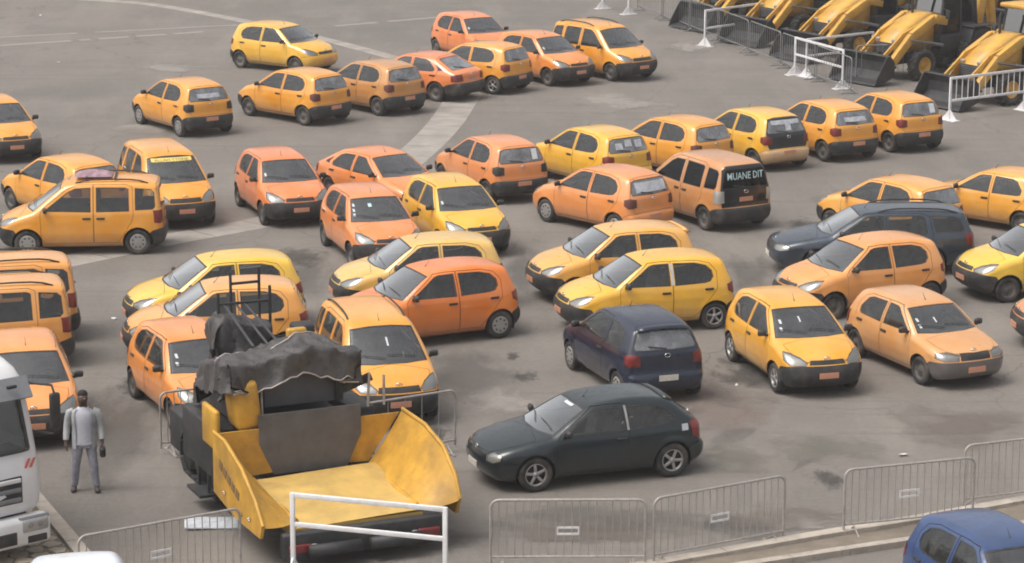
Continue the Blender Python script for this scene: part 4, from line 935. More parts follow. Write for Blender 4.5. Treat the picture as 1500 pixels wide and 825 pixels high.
put_car('mpv', -5.56, 33.75, 283, WHT, 'white van of which only the roof edge shows below the barriers', 'van', 'van', bumper='body', plate='plate_pale')

simple('cloth_mauve', (.30, .19, .22), .9, var=.35, scale=6)
bv = []; nb_ = 18
for i in range(nb_+1):
    for j in range(nb_+1):
        u, v = i/nb_*2-1, j/nb_*2-1; e = max(0, (1-u**4)*(1-v**4)); bv.append((.42*u, .34*v, .075*e+.05*e*mnoise.noise((3*u, 3*v, 2.0))))
bd = MB().add(bv, [[i*(nb_+1)+j, (i+1)*(nb_+1)+j, (i+1)*(nb_+1)+j+1, i*(nb_+1)+j+1] for i in range(nb_) for j in range(nb_)], True)
tag(ob('cloth_bundle', bd.mesh('cloth_bundle', 'cloth_mauve'), None, (-9.62, 61.75, 1.728), (0, 0, R(4.9))), 'mauve cloth bundle lying on the roof of the side-on people carrier', 'bundle')
# ------------------------------------------------------------------ barriers
simple('galvanised', (.40, .37, .35), .5, .35, var=.18, scale=12, dirt=(.3, .22, .16), dirt_amt=.6)
simple('dark_steel', (.22, .225, .23), .55, .3, var=.2, scale=12, dirt=(.25, .2, .16), dirt_amt=.5)
simple('white_steel', (.74, .73, .74), .5, var=.08, scale=8, dirt=(.42, .33, .26), dirt_amt=.4)
BARM = {}
def crowd_barrier(p0, p1, label, group, mat='galvanised', ht=1.1, n=None, plate=True, name='crowd_barrier', lean=0.0):
    p0, p1 = Vector((p0[0], p0[1], 0)), Vector((p1[0], p1[1], 0)); d = p1-p0; L = d.length; root = empty(name, (p0+p1)/2, math.atan2(d.y, d.x))
    root.rotation_euler.x = lean; tag(root, label, 'barrier', group); h = L/2-.03; r = .12
    pts = [(-h, 0, .10)]+[(-h, 0, ht-r)]+[(-h+r*(1-math.cos(a)), 0, ht-r+r*math.sin(a)) for a in np.linspace(.3, math.pi/2, 4)]
    pts += [(-x, 0, z) for x, _, z in pts[::-1]]
    ob('frame', MB().tube(pts, .021, 8).tube([(-h, 0, .20), (h, 0, .20)], .018, 8).mesh('frame', mat), root)
    n = n or int(L/.125)
    key = (mat, round(ht, 2))
    if key not in BARM: BARM[key] = MB().tube([(0, 0, .20), (0, 0, ht-.005)], .0085, 6).mesh('bar', mat)
    for i in range(1, n): ob('bar', BARM[key], root, (-h+2*h*i/n, 0, 0))
    for sg in (-1, 1):
        ob('foot', MB().bar((0, -.30, .015), (0, .30, .015), .05, .012).tube([(0, -.22, .02), (0, 0, .16), (0, .22, .02)], .014, 6).mesh('foot', mat), root, (sg*(h-.18), 0, 0))
    if plate:
        ob('name_plate', MB().bar((-.16, 0, .66), (.16, 0, .66), .018, .03).bar((-.16, 0, .56), (.16, 0, .56), .018, .03).bar((-.16, 0, .545), (-.16, 0, .675), .018, .02).bar((.16, 0, .545), (.16, 0, .675), .018, .02).mesh('name_plate', 'white_steel'), root)
    return root
GB = 'galvanised crowd barriers along the kerb'
crowd_barrier((-.34, 39.36), (2.06, 39.42), 'galvanised crowd barrier in front of the green-black hatchback front wheel', GB)
crowd_barrier((2.14, 39.45), (4.28, 40.68), 'galvanised crowd barrier meeting another at an angle by the kerb start', GB)
crowd_barrier((5.2, 40.95), (7.40, 41.68), 'galvanised crowd barrier standing behind the blue hatchback', GB)
crowd_barrier((7.30, 42.30), (9.6, 43.2), 'galvanised crowd barrier set back behind its neighbour near the blue hatchback', GB, plate=False)
crowd_barrier((-6.28, 37.55), (-4.03, 38.95), 'galvanised crowd barrier between the white van and the paver', GB)
crowd_barrier((-6.08, 45.3), (-4.2, 46.2), 'crowd barrier wedged between the tarpaulin-covered taxi and the paver', GB)
crowd_barrier((-2.7, 44.55), (-.95, 45.6), 'crowd barrier between the paver hopper and green-black hatchback bonnet', GB, mat='galvanised', n=6)
# white gate-like frames
def white_frame(p0, p1, label, ht=1.3, mid=.86, bars=0, feet=True, midlen=1.0, group=None):
    p0, p1 = Vector((p0[0], p0[1], 0)), Vector((p1[0], p1[1], 0)); d = p1-p0; L = d.length; root = empty('frame_barrier', (p0+p1)/2, math.atan2(d.y, d.x))
    tag(root, label, 'barrier', group); h = L/2
    for sg in (-1, 1):
        ob('post', MB().box((0, 0, ht/2), (.07, .05, ht), None, .006).mesh('post', 'white_steel'), root, (sg*h, 0, 0))
        if feet:
            f = MB()
            for s2 in (-1, 1): f.prism([(0, .34), (s2*.30, .03), (s2*.30, 0), (0, 0)], -.012, .012, 'x')
            f.box((0, 0, .012), (.28, .62, .024)); ob('foot', f.mesh('foot', 'white_steel'), root, (sg*h, 0, 0))
    ob('top_rail', MB().box((0, 0, ht-.035), (L-.07, .046, .075), None, .006).mesh('top_rail', 'white_steel'), root)
    if midlen == 1: ob('middle_rail', MB().box((0, 0, mid), (L-.07, .046, .07), None, .006).mesh('middle_rail', 'white_steel'), root)
    else: ob('middle_rail', MB().box((-h+.035+L*midlen/2, 0, mid), (L*midlen, .046, .07), None, .006).mesh('middle_rail', 'white_steel'), root)
    if bars:
        me = MB().tube([(0, 0, mid), (0, 0, ht-.05)], .014, 6).mesh('bar', 'white_steel')
        for i in range(1, bars): ob('bar', me, root, (-h+L*i/bars, 0, 0))
    return root
white_frame((-3.27, 38.98), (-.97, 38.30), 'white two-rail frame barrier in front of the paver hopper', 1.33, .84)
GW = 'white frame barriers by the backhoe loaders'
a, b = at(1030, 66), at(1122, 52); white_frame(a, b, 'white frame barrier with short middle rail, furthest from the taxis', 1.27, .62, midlen=.45, group=GW)
a, b = at(1162, 107), at(1232, 127); white_frame(a, b, 'white two-rail frame barrier with plate feet before the dark bars', 1.25, .68, group=GW)
a, b = at(1179, 110), at(1275, 98); white_frame(a, b, 'white frame barrier with short middle rail crossing another frame', 1.25, .68, midlen=.5, group=GW)
a, b = at(1389, 172), at(1498, 157); white_frame(a, b, 'white barred frame barrier at the right edge behind the last taxi', 1.28, .58, bars=13, group=GW)
a, b = at(880, 12), at(918, 20); white_frame(a, b, 'small white frame barrier beyond the tall taxi with rails', 1.2, .6, group=GW)
GD = 'dark barred barriers round the loaders'
ra, rb_ = at(930, 13), at(1246, 136); nb = 7
for i in range(nb):
    p, q = ra.lerp(rb_, (i+.02)/nb), ra.lerp(rb_, (i+.98)/nb)
    crowd_barrier(p, q, 'dark crowd barrier in the line guarding the backhoe loaders', GD, 'dark_steel', 1.15, n=14, plate=False)
crowd_barrier(at(1250, 116), at(1352, 112), 'dark crowd barrier across the front wheel of a backhoe loader', 'dark barriers before the loader wheels', 'dark_steel', 1.15, n=13, plate=False)

# ------------------------------------------------------------------ backhoe loaders
simple('plant_yellow', (.62, .335, .045), .45, var=.16, scale=3, dirt=(.30, .22, .14), dirt_amt=.55, coat=.15)
simple('plant_black', (.022, .023, .026), .6, var=.3, dirt=(.12, .1, .08), dirt_amt=.4)
simple('plant_grey', (.16, .165, .17), .5, .1, var=.2)
def big_wheel(r, wd):
    h = wd/2; b = MB()
    b.lathe([(r*.55, -h*.9), (r*.85, -h), (r*.97, -h*.85), (r*.985, -h*.5), (r*.985, h*.5), (r*.97, h*.85), (r*.85, h), (r*.55, h*.9), (r*.55, -h*.9)], 26)
    for i in range(18):
        a = 2*math.pi*i/18
        for sg in (-1, 1):
            aa = a+(.17 if sg > 0 else 0); Rm = Matrix.Rotation(-aa, 3, 'Y') @ Matrix.Rotation(sg*.6, 3, 'X')
            b.box(Matrix.Rotation(-aa, 3, 'Y') @ Vector((r*.985, sg*h*.45, 0)), (.05, wd*.5, .05), Rm)
    t_ = b.mesh('big_tyre', 'rubber')
    c = MB().lathe([(r*.56, -h*.85), (r*.56, h*.85), (r*.5, h*.8), (r*.44, h*.35), (r*.2, h*.3), (r*.18, h*.55), (.001, h*.58)], 20)
    return t_, c.mesh('big_rim', 'plant_yellow')
def make_loader():
    root = empty('backhoe_loader'); Y, K, Gy = 'plant_yellow', 'plant_black', 'plant_grey'
    P = lambda n, b, m, par=None: ob(n, b.mesh(n, m), par or root)
    P('chassis', MB().box((-.6, 0, .72), (4.4, .8, .42), None, .04).box((-.4, 0, .55), (.3, 1.5, .2)), K)
    hood = MB().prism([(1.55, .86), (1.68, 1.0), (1.62, 1.26), (.9, 1.70), (.2, 2.02), (-.15, 2.10), (-.15, .92)], -.48, .48)
    bm = bmesh.new(); me = hood.mesh('bonnet', Y); bm.from_mesh(me); bmesh.ops.bevel(bm, geom=bm.edges[:], offset=.07, segments=3, affect='EDGES'); bm.to_mesh(me); bm.free()
    me.polygons.foreach_set('use_smooth', [True]*len(me.polygons)); hd = ob('bonnet', me, root)
    P('grille', MB().box((1.655, 0, 1.04), (.05, .80, .36), None, .015), K, hd)
    b = MB()
    for k in range(5): b.box((1.685, 0, .92+.06*k), (.02, .6, .014))
    P('grille_slats', b, Gy, hd)
    P('exhaust', MB().tube([(.15, -.28, 1.8), (.15, -.28, 2.55), (.10, -.28, 2.66)], .045, 10), K)
    for sg in (1, -1):
        y = .66*sg
        arm = MB(); pts = [(-.45, 1.80), (.10, 1.92), (1.10, 1.42), (1.95, .62), (2.25, .50)]
        for p, q in zip(pts, pts[1:]): arm.bar((p[0], y, p[1]), (q[0], y, q[1]), .17, .28, .015)
        P('loader_arm', arm, Y)
        P('ram', MB().tube([(-.2, y+.13*sg, 1.05), (.55, y+.13*sg, 1.2)], .055, 8).tube([(.55, y+.13*sg, 1.2), (1.25, y+.13*sg, 1.33)], .03, 8), Gy)
        P('link_arm', MB().bar((.1, y-.14*sg, 1.9), (1.35, y-.14*sg, 1.46), .06, .13).bar((1.35, y-.14*sg, 1.46), (2.15, y-.14*sg, .86), .06, .12), Y)
        P('headlamp', MB().box((1.58, .36*sg, 1.29), (.08, .16, .1), None, .015), 'lamp_reflector', hd)
    pr = [(2.2, .28), (2.75, .06), (3.05, .05), (2.98, .10), (2.62, .16), (2.36, .40), (2.34, .70), (2.50, .92), (2.40, .96), (2.20, .72)]
    bk = MB(); n = len(pr); V = [(x, -1.05, z) for x, z in pr]+[(x, 1.05, z) for x, z in pr]
    bk.add(V, [[i, (i+1) % n, n+(i+1) % n, n+i] for i in range(n)])
    for sg in (-1, 1): bk.prism([(2.2, .28), (2.75, .06), (3.05, .05), (2.95, .30), (2.55, .92), (2.40, .96), (2.20, .72)], sg*1.03, sg*1.06)
    P('bucket', bk, K)
    # cab
    cb = MB(); z0, z1 = 1.15, 2.78
    for x, y, x2, y2 in ((-.20, .62, -.42, .58), (-.20, -.62, -.42, -.58), (-1.05, .74, -1.05, .66), (-1.05, -.74, -1.05, -.66), (-1.85, .70, -1.75, .62), (-1.85, -.70, -1.75, -.62)):
        cb.bar((x, y, z0), (x2, y2, z1), .075)
    cb.box((-1.02, 0, 1.12), (1.75, 1.5, .5), None, .05); P('cab_frame', cb, K)
    P('cab_roof', MB().box((-1.1, 0, 2.84), (1.75, 1.42, .14), None, .05), Y)
    P('windscreen', MB().add([(-.19, -.58, 1.4), (-.19, .58, 1.4), (-.41, .55, z1), (-.41, -.55, z1)], [(0, 1, 2, 3)]), 'dark_glass')
    P('rear_window', MB().add([(-1.84, -.66, 1.4), (-1.84, .66, 1.4), (-1.74, .59, z1), (-1.74, -.59, z1)], [(0, 1, 2, 3)]), 'dark_glass')
    for sg in (1, -1):
        P('side_window', MB().add([(-.24, .645*sg, 1.4), (-1.02, .74*sg, 1.4), (-1.02, .665*sg, z1), (-.43, .60*sg, z1)], [(0, 1, 2, 3)]), 'dark_glass')
        P('side_window', MB().add([(-1.09, .74*sg, 1.4), (-1.82, .71*sg, 1.4), (-1.74, .635*sg, z1), (-1.09, .665*sg, z1)], [(0, 1, 2, 3)]), 'dark_glass')
        P('work_light', MB().box((-.30, .45*sg, 2.80), (.08, .16, .1), None, .02), 'lamp_reflector')
        P('mirror', MB().box((-.25, .92*sg, 2.05), (.05, .18, .28), None, .02).tube([(-.3, .6*sg, 2.2), (-.25, .9*sg, 2.2)], .015, 6), K)
        P('mudguard', MB().box((-1.75, .95*sg, 1.60), (1.25, .46, .05), None, .02).box((-1.15, .95*sg, 1.35), (.05, .46, .5), Matrix.Rotation(-.35, 3, 'Y'), .02), K)
    P('seat', seat_box := MB().box((-1.15, 0, 1.45), (.5, .5, .16), None, .05).box((-1.42, 0, 1.85), (.14, .5, .7), None, .05), 'seat_cloth')
    f_t, f_r = big_wheel(.50, .34); r_t, r_r = big_wheel(.78, .46)
    for (x, r, tr, t_, r_) in ((.78, .50, .84, f_t, f_r), (-1.75, .78, .86, r_t, r_r)):
        for sg in (1, -1):
            wh = ob('wheel', t_, root, (x, sg*tr, r), (0, .3*sg, 0 if sg > 0 else math.pi)); ob('rim', r_, wh)
    P('backhoe_boom', MB().bar((-2.45, 0, .9), (-2.75, 0, 2.4), .24, .34, .03).bar((-2.75, 0, 2.4), (-3.0, 0, 3.1), .2, .3, .03).bar((-3.0, 0, 3.1), (-3.3, 0, 1.3), .2, .26, .03), Y)
    P('stabiliser', MB().box((-2.45, .85, .65), (.2, .16, 1.1), None, .02).box((-2.45, -.85, .65), (.2, .16, 1.1), None, .02).box((-2.45, 0, .85), (.22, 1.8, .35)), Y)
    return root
LY = 215
proto = make_loader(); spots = [(1450, 67), (1322, 36), (1231, 9), (1150, -11), (1076, -29)]
LL = ['backhoe loader whose bonnet shows behind the white barred barrier', 'backhoe loader with an orange-rimmed front wheel showing above a black bucket', 'backhoe loader behind the crossed white frames', 'backhoe loader behind the dark barriers, next to the farthest white frame', 'backhoe loader farthest along the barrier line']
for i, (u, v) in enumerate(spots):
    o = proto if i == 0 else copy_tree(proto); p = at(u, v, 1.62); hx = Vector((math.cos(R(LY)), math.sin(R(LY)), 0))*.75
    o.location = (p.x-hx.x, p.y-hx.y, 0); o.rotation_euler = (0, 0, R(LY+(0, 2, -1, 1, 0)[i])); tag(o, LL[i], 'loader', 'yellow and black backhoe loaders in a row')

for i in range(3):
    o = copy_tree(proto); p = at(*spots[i], 1.62); o.location = (p.x+5.6, p.y+4.2, 0); o.rotation_euler = (0, 0, R(LY+(1, -2, 2)[i])); tag(o, 'backhoe loader parked behind the cab of another loader', 'loader', 'backhoe loaders in the second row')
# ------------------------------------------------------------------ asphalt paver with tarpaulin
simple('paver_yellow', (.54, .29, .035), .55, var=.2, scale=2.5, dirt=(.20, .12, .05), dirt_amt=.75)
simple('paver_floor', (.58, .38, .11), .6, var=.16, scale=2.0, dirt=(.32, .21, .09), dirt_amt=.7)
simple('paver_grey', (.095, .092, .10), .55, var=.2, scale=3)
def make_tarp_mat():
    m, t, p = newmat('tarpaulin'); c = coords(t)
    b = ramp(t, noise(t, c, 3, 6, .65), (.3, (.032, .030, .031)), (.72, (.105, .096, .093)))
    t.links.new(b, p.inputs['Base Color']); p.inputs['Roughness'].default_value = .5; p.inputs['Specular IOR Level'].default_value = .5
    bump(t, p, noise(t, c, 5, 6, .7), .06, .7)
make_tarp_mat()
pv = empty('asphalt_paver', (-3.20, 41.88, 0), R(-66)); tag(pv, 'yellow road paver with open hopper and black tarpaulin over its deck', 'paver')
PP = lambda n, b, m, par=None: ob(n, b.mesh(n, m), par or pv)
def plate(pts, th):
    """thick flat plate from a planar outline"""
    P = [Vector(p) for p in pts]; nn = Vector()
    for i in range(len(P)): nn += P[i].cross(P[(i+1) % len(P)])
    nn = nn.normalized()*th; k = len(P)
    return P+[p-nn for p in P], [list(range(k)), list(range(k, 2*k))[::-1]]+[[i, i+k, (i+1) % k+k, (i+1) % k] for i in range(k)]
fl = MB(); n = 12; vs = []
for i in range(n+1):
    for j in range(n+1):
        x = .12+2.05*i/n; y = -1.05+2.1*j/n; z = .80-.10*(x/2.2)+.035*math.sin(3*x+y)-.10*max(0, (x-1.7)/.5)**2; vs.append((x, y, z))
fl.add(vs, [[i*(n+1)+j, (i+1)*(n+1)+j, (i+1)*(n+1)+j+1, i*(n+1)+j+1] for i in range(n) for j in range(n)], True)
fl.prism([(.12, .45), (2.15, .40), (2.17, .60), (.12, .78)], -1.04, 1.04)
PP('hopper_floor', fl, 'paver_floor')
for sg in (1, -1):
    wg = MB(); y1 = 1.62*sg; y0 = 1.0*sg
    # outer vertical plate, sloping inner plate and a curved nose
    top = [(-.05, 1.58), (.50, 1.58), (1.30, 1.36), (1.95, 1.02), (2.28, .72)] if sg < 0 else [(-.05, 1.60), (.9, 1.60), (1.65, 1.45), (2.15, 1.12), (2.34, .78)]
    wg.prism([(-.05, .62)]+top+[(2.20, .52), (1.0, .50)], y1, y1-.05*sg)
    rows = []
    for x, z in [(top[0][0]+(top[1][0]-top[0][0])*q/3, top[0][1]) for q in range(3)]+list(top[1:]):
        xb = min(x*.93, 2.12); zb = .79-.05*xb
        rows.append([Vector((x+.01, y1-.055*sg, z-.015)).lerp(Vector((xb, y0, zb)), q/6)+Vector((0, 0, -.10*math.sin(math.pi*q/6)))*(.5 if sg > 0 else .3) for q in range(7)])
    wv = [p for r_ in rows for p in r_]; wg.add(wv, [[i*7+j, i*7+j+1, (i+1)*7+j+1, (i+1)*7+j] for i in range(len(rows)-1) for j in range(6)], True)
    wg.tube([(x, y1-.025*sg, z+.01) for x, z in top], .035, 6)
    w_ = PP('hopper_wing', wg, 'paver_yellow')
    PP('hinge', MB().tube([(.0, y0, .74), (2.05, y0, .66)], .06, 8), 'paver_yellow', w_)
    PP('rear_flap', MB().add(*plate([(-.06, y1-.08*sg, 1.56), (-.06, .78*sg, 1.56), (-.06, .62*sg, .82), (-.06, 1.0*sg, .80)], .03)), 'paver_yellow', w_)
    if sg < 0:
        for i, (x, z) in enumerate(((.35, 1.16), (.55, 1.10), (.75, 1.04), (.95, .98), (1.15, .92))):
            PP('letter_block', MB().box((x, y1+.004*sg, z), (.15, .012, .15), Matrix.Rotation(.28, 3, 'Y')), 'brown_print', w_)
        for x, z in ((.55, .78), (1.35, .66), (1.75, .70)): PP('bolt', MB().lathe([(.035, 0), (.035, .03), (.001, .032)], 10, 'y', (x, y1-.03, z)), 'chrome', w_)
PP('hopper_back', MB().prism([(-.62, .78), (.62, .78), (.86, 1.30), (.86, 1.78), (-.86, 1.78), (-.86, 1.30)], -.02, -.07, 'x'), 'paver_grey')
PP('front_beam', MB().box((2.26, 0, .36), (.18, 2.6, .42), None, .03).box((1.2, 0, .38), (2.2, 1.9, .18)), 'plant_black')
for sg in (1, -1):
    PP('push_roller', MB().lathe([(.001, -.42), (.10, -.42), (.10, .42), (.001, .42)], 14, 'y', (2.44, .50*sg, .30)), 'plant_black')
    l_ = PP('tail_lamp', MB().box((2.38, 1.05*sg, .34), (.06, .36, .14), None, .02), 'tail_red')
    PP('lamp_lens', MB().box((2.39, .82*sg, .34), (.06, .09, .12), None, .02), 'lamp_reflector', l_)
    tk = MB(); k = 26; yk = .98*sg; a0 = []
    for i in range(k):
        u = i/k*2*(2.6+math.pi*.36/1); L1 = 2.6; C1 = math.pi*.36
        if u < L1: q = (-3.0+u, .74); an = 0
        elif u < L1+C1: f = (u-L1)/.36; q = (-.4+.36*math.sin(f), .38+.36*math.cos(f)); an = f
        elif u < 2*L1+C1: q = (-.4-(u-L1-C1), .02); an = math.pi
        else: f = (u-2*L1-C1)/.36; q = (-3.0-.36*math.sin(f), .38-.36*math.cos(f)); an = math.pi+f
        tk.box((q[0], yk, q[1]), (.25, .36, .05), Matrix.Rotation(an, 3, 'Y'))
    for x in (-3.0, -2.35, -1.7, -1.05, -.4): tk.lathe([(.001, -.14), (.30, -.14), (.30, .14), (.001, .14)], 14, 'y', (x, yk, .38))
    PP('crawler_track', tk, 'plant_black')
PP('tractor_body', MB().box((-1.85, 0, 1.05), (3.5, 1.5, .95), None, .05).box((-3.75, 0, .55), (.8, 2.2, .7), None, .05), 'plant_black')
PP('side_box', MB().box((-1.4, -1.22, 1.05), (1.7, .45, .85), None, .04), 'plant_black')
PP('side_box', MB().box((-1.9, 1.28, 1.0), (1.7, .45, .85), None, .04), 'plant_black')
PP('engine_cover', MB().box((-.40, -1.0, 1.92), (.62, .42, .80), Matrix.Rotation(.12, 3, 'X'), .09), 'paver_yellow')
PP('side_panel', MB().box((-.62, -1.46, 1.52), (.70, .10, .66), None, .04), 'paver_yellow')
PP('operator_console', MB().box((-.45, -.02, 2.06), (.08, 1.25, .56), Matrix.Rotation(-.12, 3, 'Y'), .02), 'paver_grey')
PP('bracket', MB().bar((-.40, .62, 1.80), (-.36, .62, 2.25), .13, .1).bar((-.36, .62, 1.95), (-.30, 1.15, 2.15), .1, .12), 'plant_black')
for pts in ([(-.25, -.72, 1.6), (-.25, -.74, 2.2), (-.6, -.74, 2.25), (-1.6, -.74, 2.25)], [(-.12, 1.02, 1.7), (-.12, 1.05, 2.25)], [(-.12, 1.30, 1.7), (-.12, 1.30, 2.2)]): PP('railing', MB().tube(pts, .022, 6), 'galvanised')
ps = MB()
for x, y, z in ((-2.9, -.35, 3.45), (-2.9, .15, 3.5), (-2.35, -.75, 3.25), (-2.35, .15, 3.3)): ps.tube([(x, y, 1.4), (x, y, z)], .026, 8)
ps.bar((-2.9, -.35, 3.25), (-2.9, .15, 3.25), .04).bar((-2.35, -.75, 3.05), (-2.35, .15, 3.05), .04)
PP('canopy_frame', ps, 'plant_black')
PP('engine_stack', MB().box((-2.75, .85, 2.15), (.36, .36, .7), None, .05), 'plant_black')
PP('seat', MB().box((-2.2, .55, 2.30), (.12, .36, .55), None, .05).box((-2.0, .55, 2.06), (.4, .36, .12), None, .04), 'plant_yellow')
# tarpaulin: a sagging sheet with folds and hanging edges
def fold(x, y):
    n1 = mnoise.noise((1.1*x, 1.1*y, 3.1)); n2 = 1-abs(mnoise.noise((2.3*x+n1, 1.6*y, 7.7)))*2; n3 = 1-abs(mnoise.noise((3.6*x, 5.2*y+2*n1, 1.3)))*2; n4 = mnoise.noise((9*x, 9*y, 5.5))
    return .17*n1+.07*n2+.06*n3+.025*n4
def tarp(name, x0, x1, y0, y1, top, hang, label, seed, hem=None):
    nx, ny = 56, 56; vs = []; rng = random.Random(seed)
    for i in range(nx+1):
        for j in range(ny+1):
            u, v = i/nx, j/ny; x = x0+(x1-x0)*u; y = y0+(y1-y0)*v
            z = top(x, y)+fold(x+seed, y)*1.0
            e = min(min(u, 1-u)*(x1-x0), min(v, 1-v)*(y1-y0)); d = hang*(1+.45*mnoise.noise((1.6*x, 1.6*y, seed*3.3)))
            if e < d:      # the part that hangs: pulled inwards and dropped
                k = (d-e); z -= k*.93
                if min(u, 1-u)*(x1-x0) < d: x += (k*.72)*(1 if u < .5 else -1)+.10*mnoise.noise((x*2, y*4, 2.2))
                if min(v, 1-v)*(y1-y0) < d: y += (k*.72)*(1 if v < .5 else -1)+.10*mnoise.noise((x*4, y*2, 4.2))
            vs.append((x, y, z))
    b = MB().add(vs, [[i*(ny+1)+j, (i+1)*(ny+1)+j, (i+1)*(ny+1)+j+1, i*(ny+1)+j+1] for i in range(nx) for j in range(ny)], True)
    o = ob(name, b.mesh(name, 'tarpaulin'), None, pv.location, pv.rotation_euler); tag(o, label, 'tarpaulin')
    if hem:
        pts = [Vector(vs[nx*(ny+1)+j])+Vector((.012, 0, .0)) for j in range(2, ny-1, 2)]
        ob('hem', MB().tube(pts, .014, 5).mesh('hem', 'galvanised'), o)
        pts = [Vector(vs[int(nx*.62)*(ny+1)+j])+Vector((0, 0, .025)) for j in range(4, ny-8, 2)]
        ob('rope', MB().tube(pts, .013, 5).mesh('rope', 'galvanised'), o)
    return o
tarp('tarpaulin', -2.35, .22, -1.68, 1.30, lambda x, y: 2.66-.10*x*x-.14*abs(y)+.10*math.exp(-((y-.2)/.4)**2), .42, 'black tarpaulin sagging over the paver deck, with pale hem rope', 1, True)
tarp('tarpaulin', -3.4, -1.35, -1.6, 1.1, lambda x, y: 2.80-.16*abs(x+2.5)-.22*abs(y+.5)+.12*math.exp(-((y+.9)/.35)**2), .95, 'crumpled black tarpaulin heaped round the paver roof posts', 4)
for y in (-.35, -.15, .0): PP('strap', MB().bar((-2.35, y-.3, 3.05), (-1.75, y*1.3+.1, 2.45), .05, .012), 'paver_grey')
for sg in (-1,): PP('step_plate', MB().box((-1.2, -1.45, .28), (.7, .3, .05)).bar((-1.45, -1.42, .3), (-1.45, -1.40, .8), .05).bar((-.95, -1.42, .3), (-.95, -1.40, .8), .05), 'plant_black')

# ------------------------------------------------------------------ white lorry
simple('lorry_white', (.74, .74, .76), .35, var=.05, scale=2, dirt=(.5, .44, .38), dirt_amt=.35, coat=.3)
simple('lorry_grey', (.20, .205, .22), .5, var=.12)
simple('red_mark', (.58, .12, .10), .5, var=.1)
lr = empty('lorry', (-8.07, 39.15, 0), R(-50)); tag(lr, 'white lorry with big windscreen and two red slashes on its cab', 'lorry')
LP = lambda n, b, m, par=None: ob(n, b.mesh(n, m), par or lr)
# the cab is lofted from rounded horizontal outlines: (z, front x, half width)
cab = MB(); levels = [(.78, -.02, 1.17), (.86, .03, 1.20), (1.10, .05, 1.215), (1.45, .04, 1.215), (1.60, .0, 1.21), (1.75, -.03, 1.205), (2.20, -.13, 1.185), (2.60, -.22, 1.16), (2.74, -.27, 1.15), (2.90, -.42, 1.11), (3.02, -.62, 1.04), (3.10, -.90, .92)]
nn_ = 0; ring = []
for z, xf, hw in levels:
    r = .22; pts = [(-2.0, -hw)]
    for k in range(6):
        a = -math.pi/2+math.pi/2*k/5; pts.append((xf-r+r*math.cos(a)-.02, -hw+r+r*math.sin(a)))
    for y in np.linspace(-.7, .7, 5): pts.append((xf+.05*(1-(y/hw)**2)-.02, y*hw))
    for k in range(6):
        a = math.pi/2*k/5; pts.append((xf-r+r*math.cos(a)-.02, hw-r+r*math.sin(a)))
    pts.append((-2.0, hw)); ring.append([(x, y, z) for x, y in pts])
m_ = len(ring[0]); vs = [p for r_ in ring for p in r_]
def facerange(i0, i1, j0, j1): return [[i*m_+j, i*m_+j+1, (i+1)*m_+j+1, (i+1)*m_+j] for i in range(i0, i1) for j in range(j0, j1)]
allf = facerange(0, len(levels)-1, 0, m_-1)
screen_f = facerange(5, 7, 5, 12)
side_f = facerange(5, 7, 0, 1)+facerange(5, 7, m_-2, m_-1)
cab.add(vs, [f for f in allf if f not in screen_f and f not in side_f], True); cab.add(ring[-1], [list(range(m_))], False); cab.add([p for r_ in ring for p in (r_[0], r_[-1])], [[2*i, 2*i+1, 2*i+3, 2*i+2] for i in range(len(levels)-1)])
me = cab.mesh('cab', 'lorry_white'); cb_ = ob('cab', me, lr)
sc_ = MB().add(vs, screen_f, True).mesh('windscreen', 'screen_glass'); ws = ob('windscreen', sc_, lr)
ob('side_window', MB().add(vs, side_f[:2], True).mesh('side_window', 'window_glass'), lr); ob('side_window', MB().add(vs, side_f[2:], True).mesh('side_window', 'window_glass'), lr)
b = MB()
for i in (5, 7):
    b.tube([Vector(ring[i][j])+Vector((.01, 0, 0)) for j in range(5, 13)], .03, 6)
for j in (5, 12): b.tube([Vector(ring[i][j])+Vector((.008, 0, 0)) for i in (5, 6, 7)], .03, 6)
LP('window_rubber', b, 'black_trim', ws)
LP('sun_visor', MB().add(*plate([(-.06, -1.12, 2.55), (-.06, 1.12, 2.55), (-.26, 1.12, 2.84), (-.26, -1.12, 2.84)], .05)), 'lorry_grey')
LP('marker_lamp', MB().box((-.10, .78, 2.74), (.05, .16, .05), None, .01), 'black_trim')
LP('dashboard', MB().box((-.35, 0, 1.62), (.5, 2.0, .25), None, .06), 'dash_plastic')
LP('seat', MB().box((-1.1, .55, 1.5), (.5, .5, .2), None, .06).box((-1.35, .55, 1.95), (.16, .5, .8), None, .06), 'seat_cloth')
LP('seat', MB().box((-1.1, -.55, 1.5), (.5, .5, .2), None, .06).box((-1.35, -.55, 1.95), (.16, .5, .8), None, .06), 'seat_cloth')
LP('steering_wheel', MB().tube([Vector((-.62, .55, 1.82))+Matrix.Rotation(-.9, 3, 'Y') @ Vector((0, .23*math.cos(a), .23*math.sin(a))) for a in np.linspace(0, 2*math.pi, 17)[:-1]], .02, 6, closed=True), 'dash_plastic')
for k in range(3): LP('grille_bar', MB().box((.075, 0, 1.02+.15*k), (.04, 1.55, .07), None, .015), 'lorry_grey' if k < 2 else 'lorry_white')
LP('grille_opening', MB().box((.058, 0, 1.17), (.03, 1.6, .42), None, .01), 'plant_black')
for k in range(2): LP('red_slash', MB().prism([(.86+.09*k, 1.48), (.90+.09*k, 1.48), (.97+.09*k, 1.62), (.93+.09*k, 1.62)], .035, .05, 'x'), 'red_mark')
bp = MB().box((.06, 0, .52), (.30, 2.42, .46), None, .08); bpo = LP('bumper', bp, 'lorry_white')
LP('lower_intake', MB().box((.20, 0, .46), (.04, 1.2, .2), None, .01), 'plant_black', bpo)
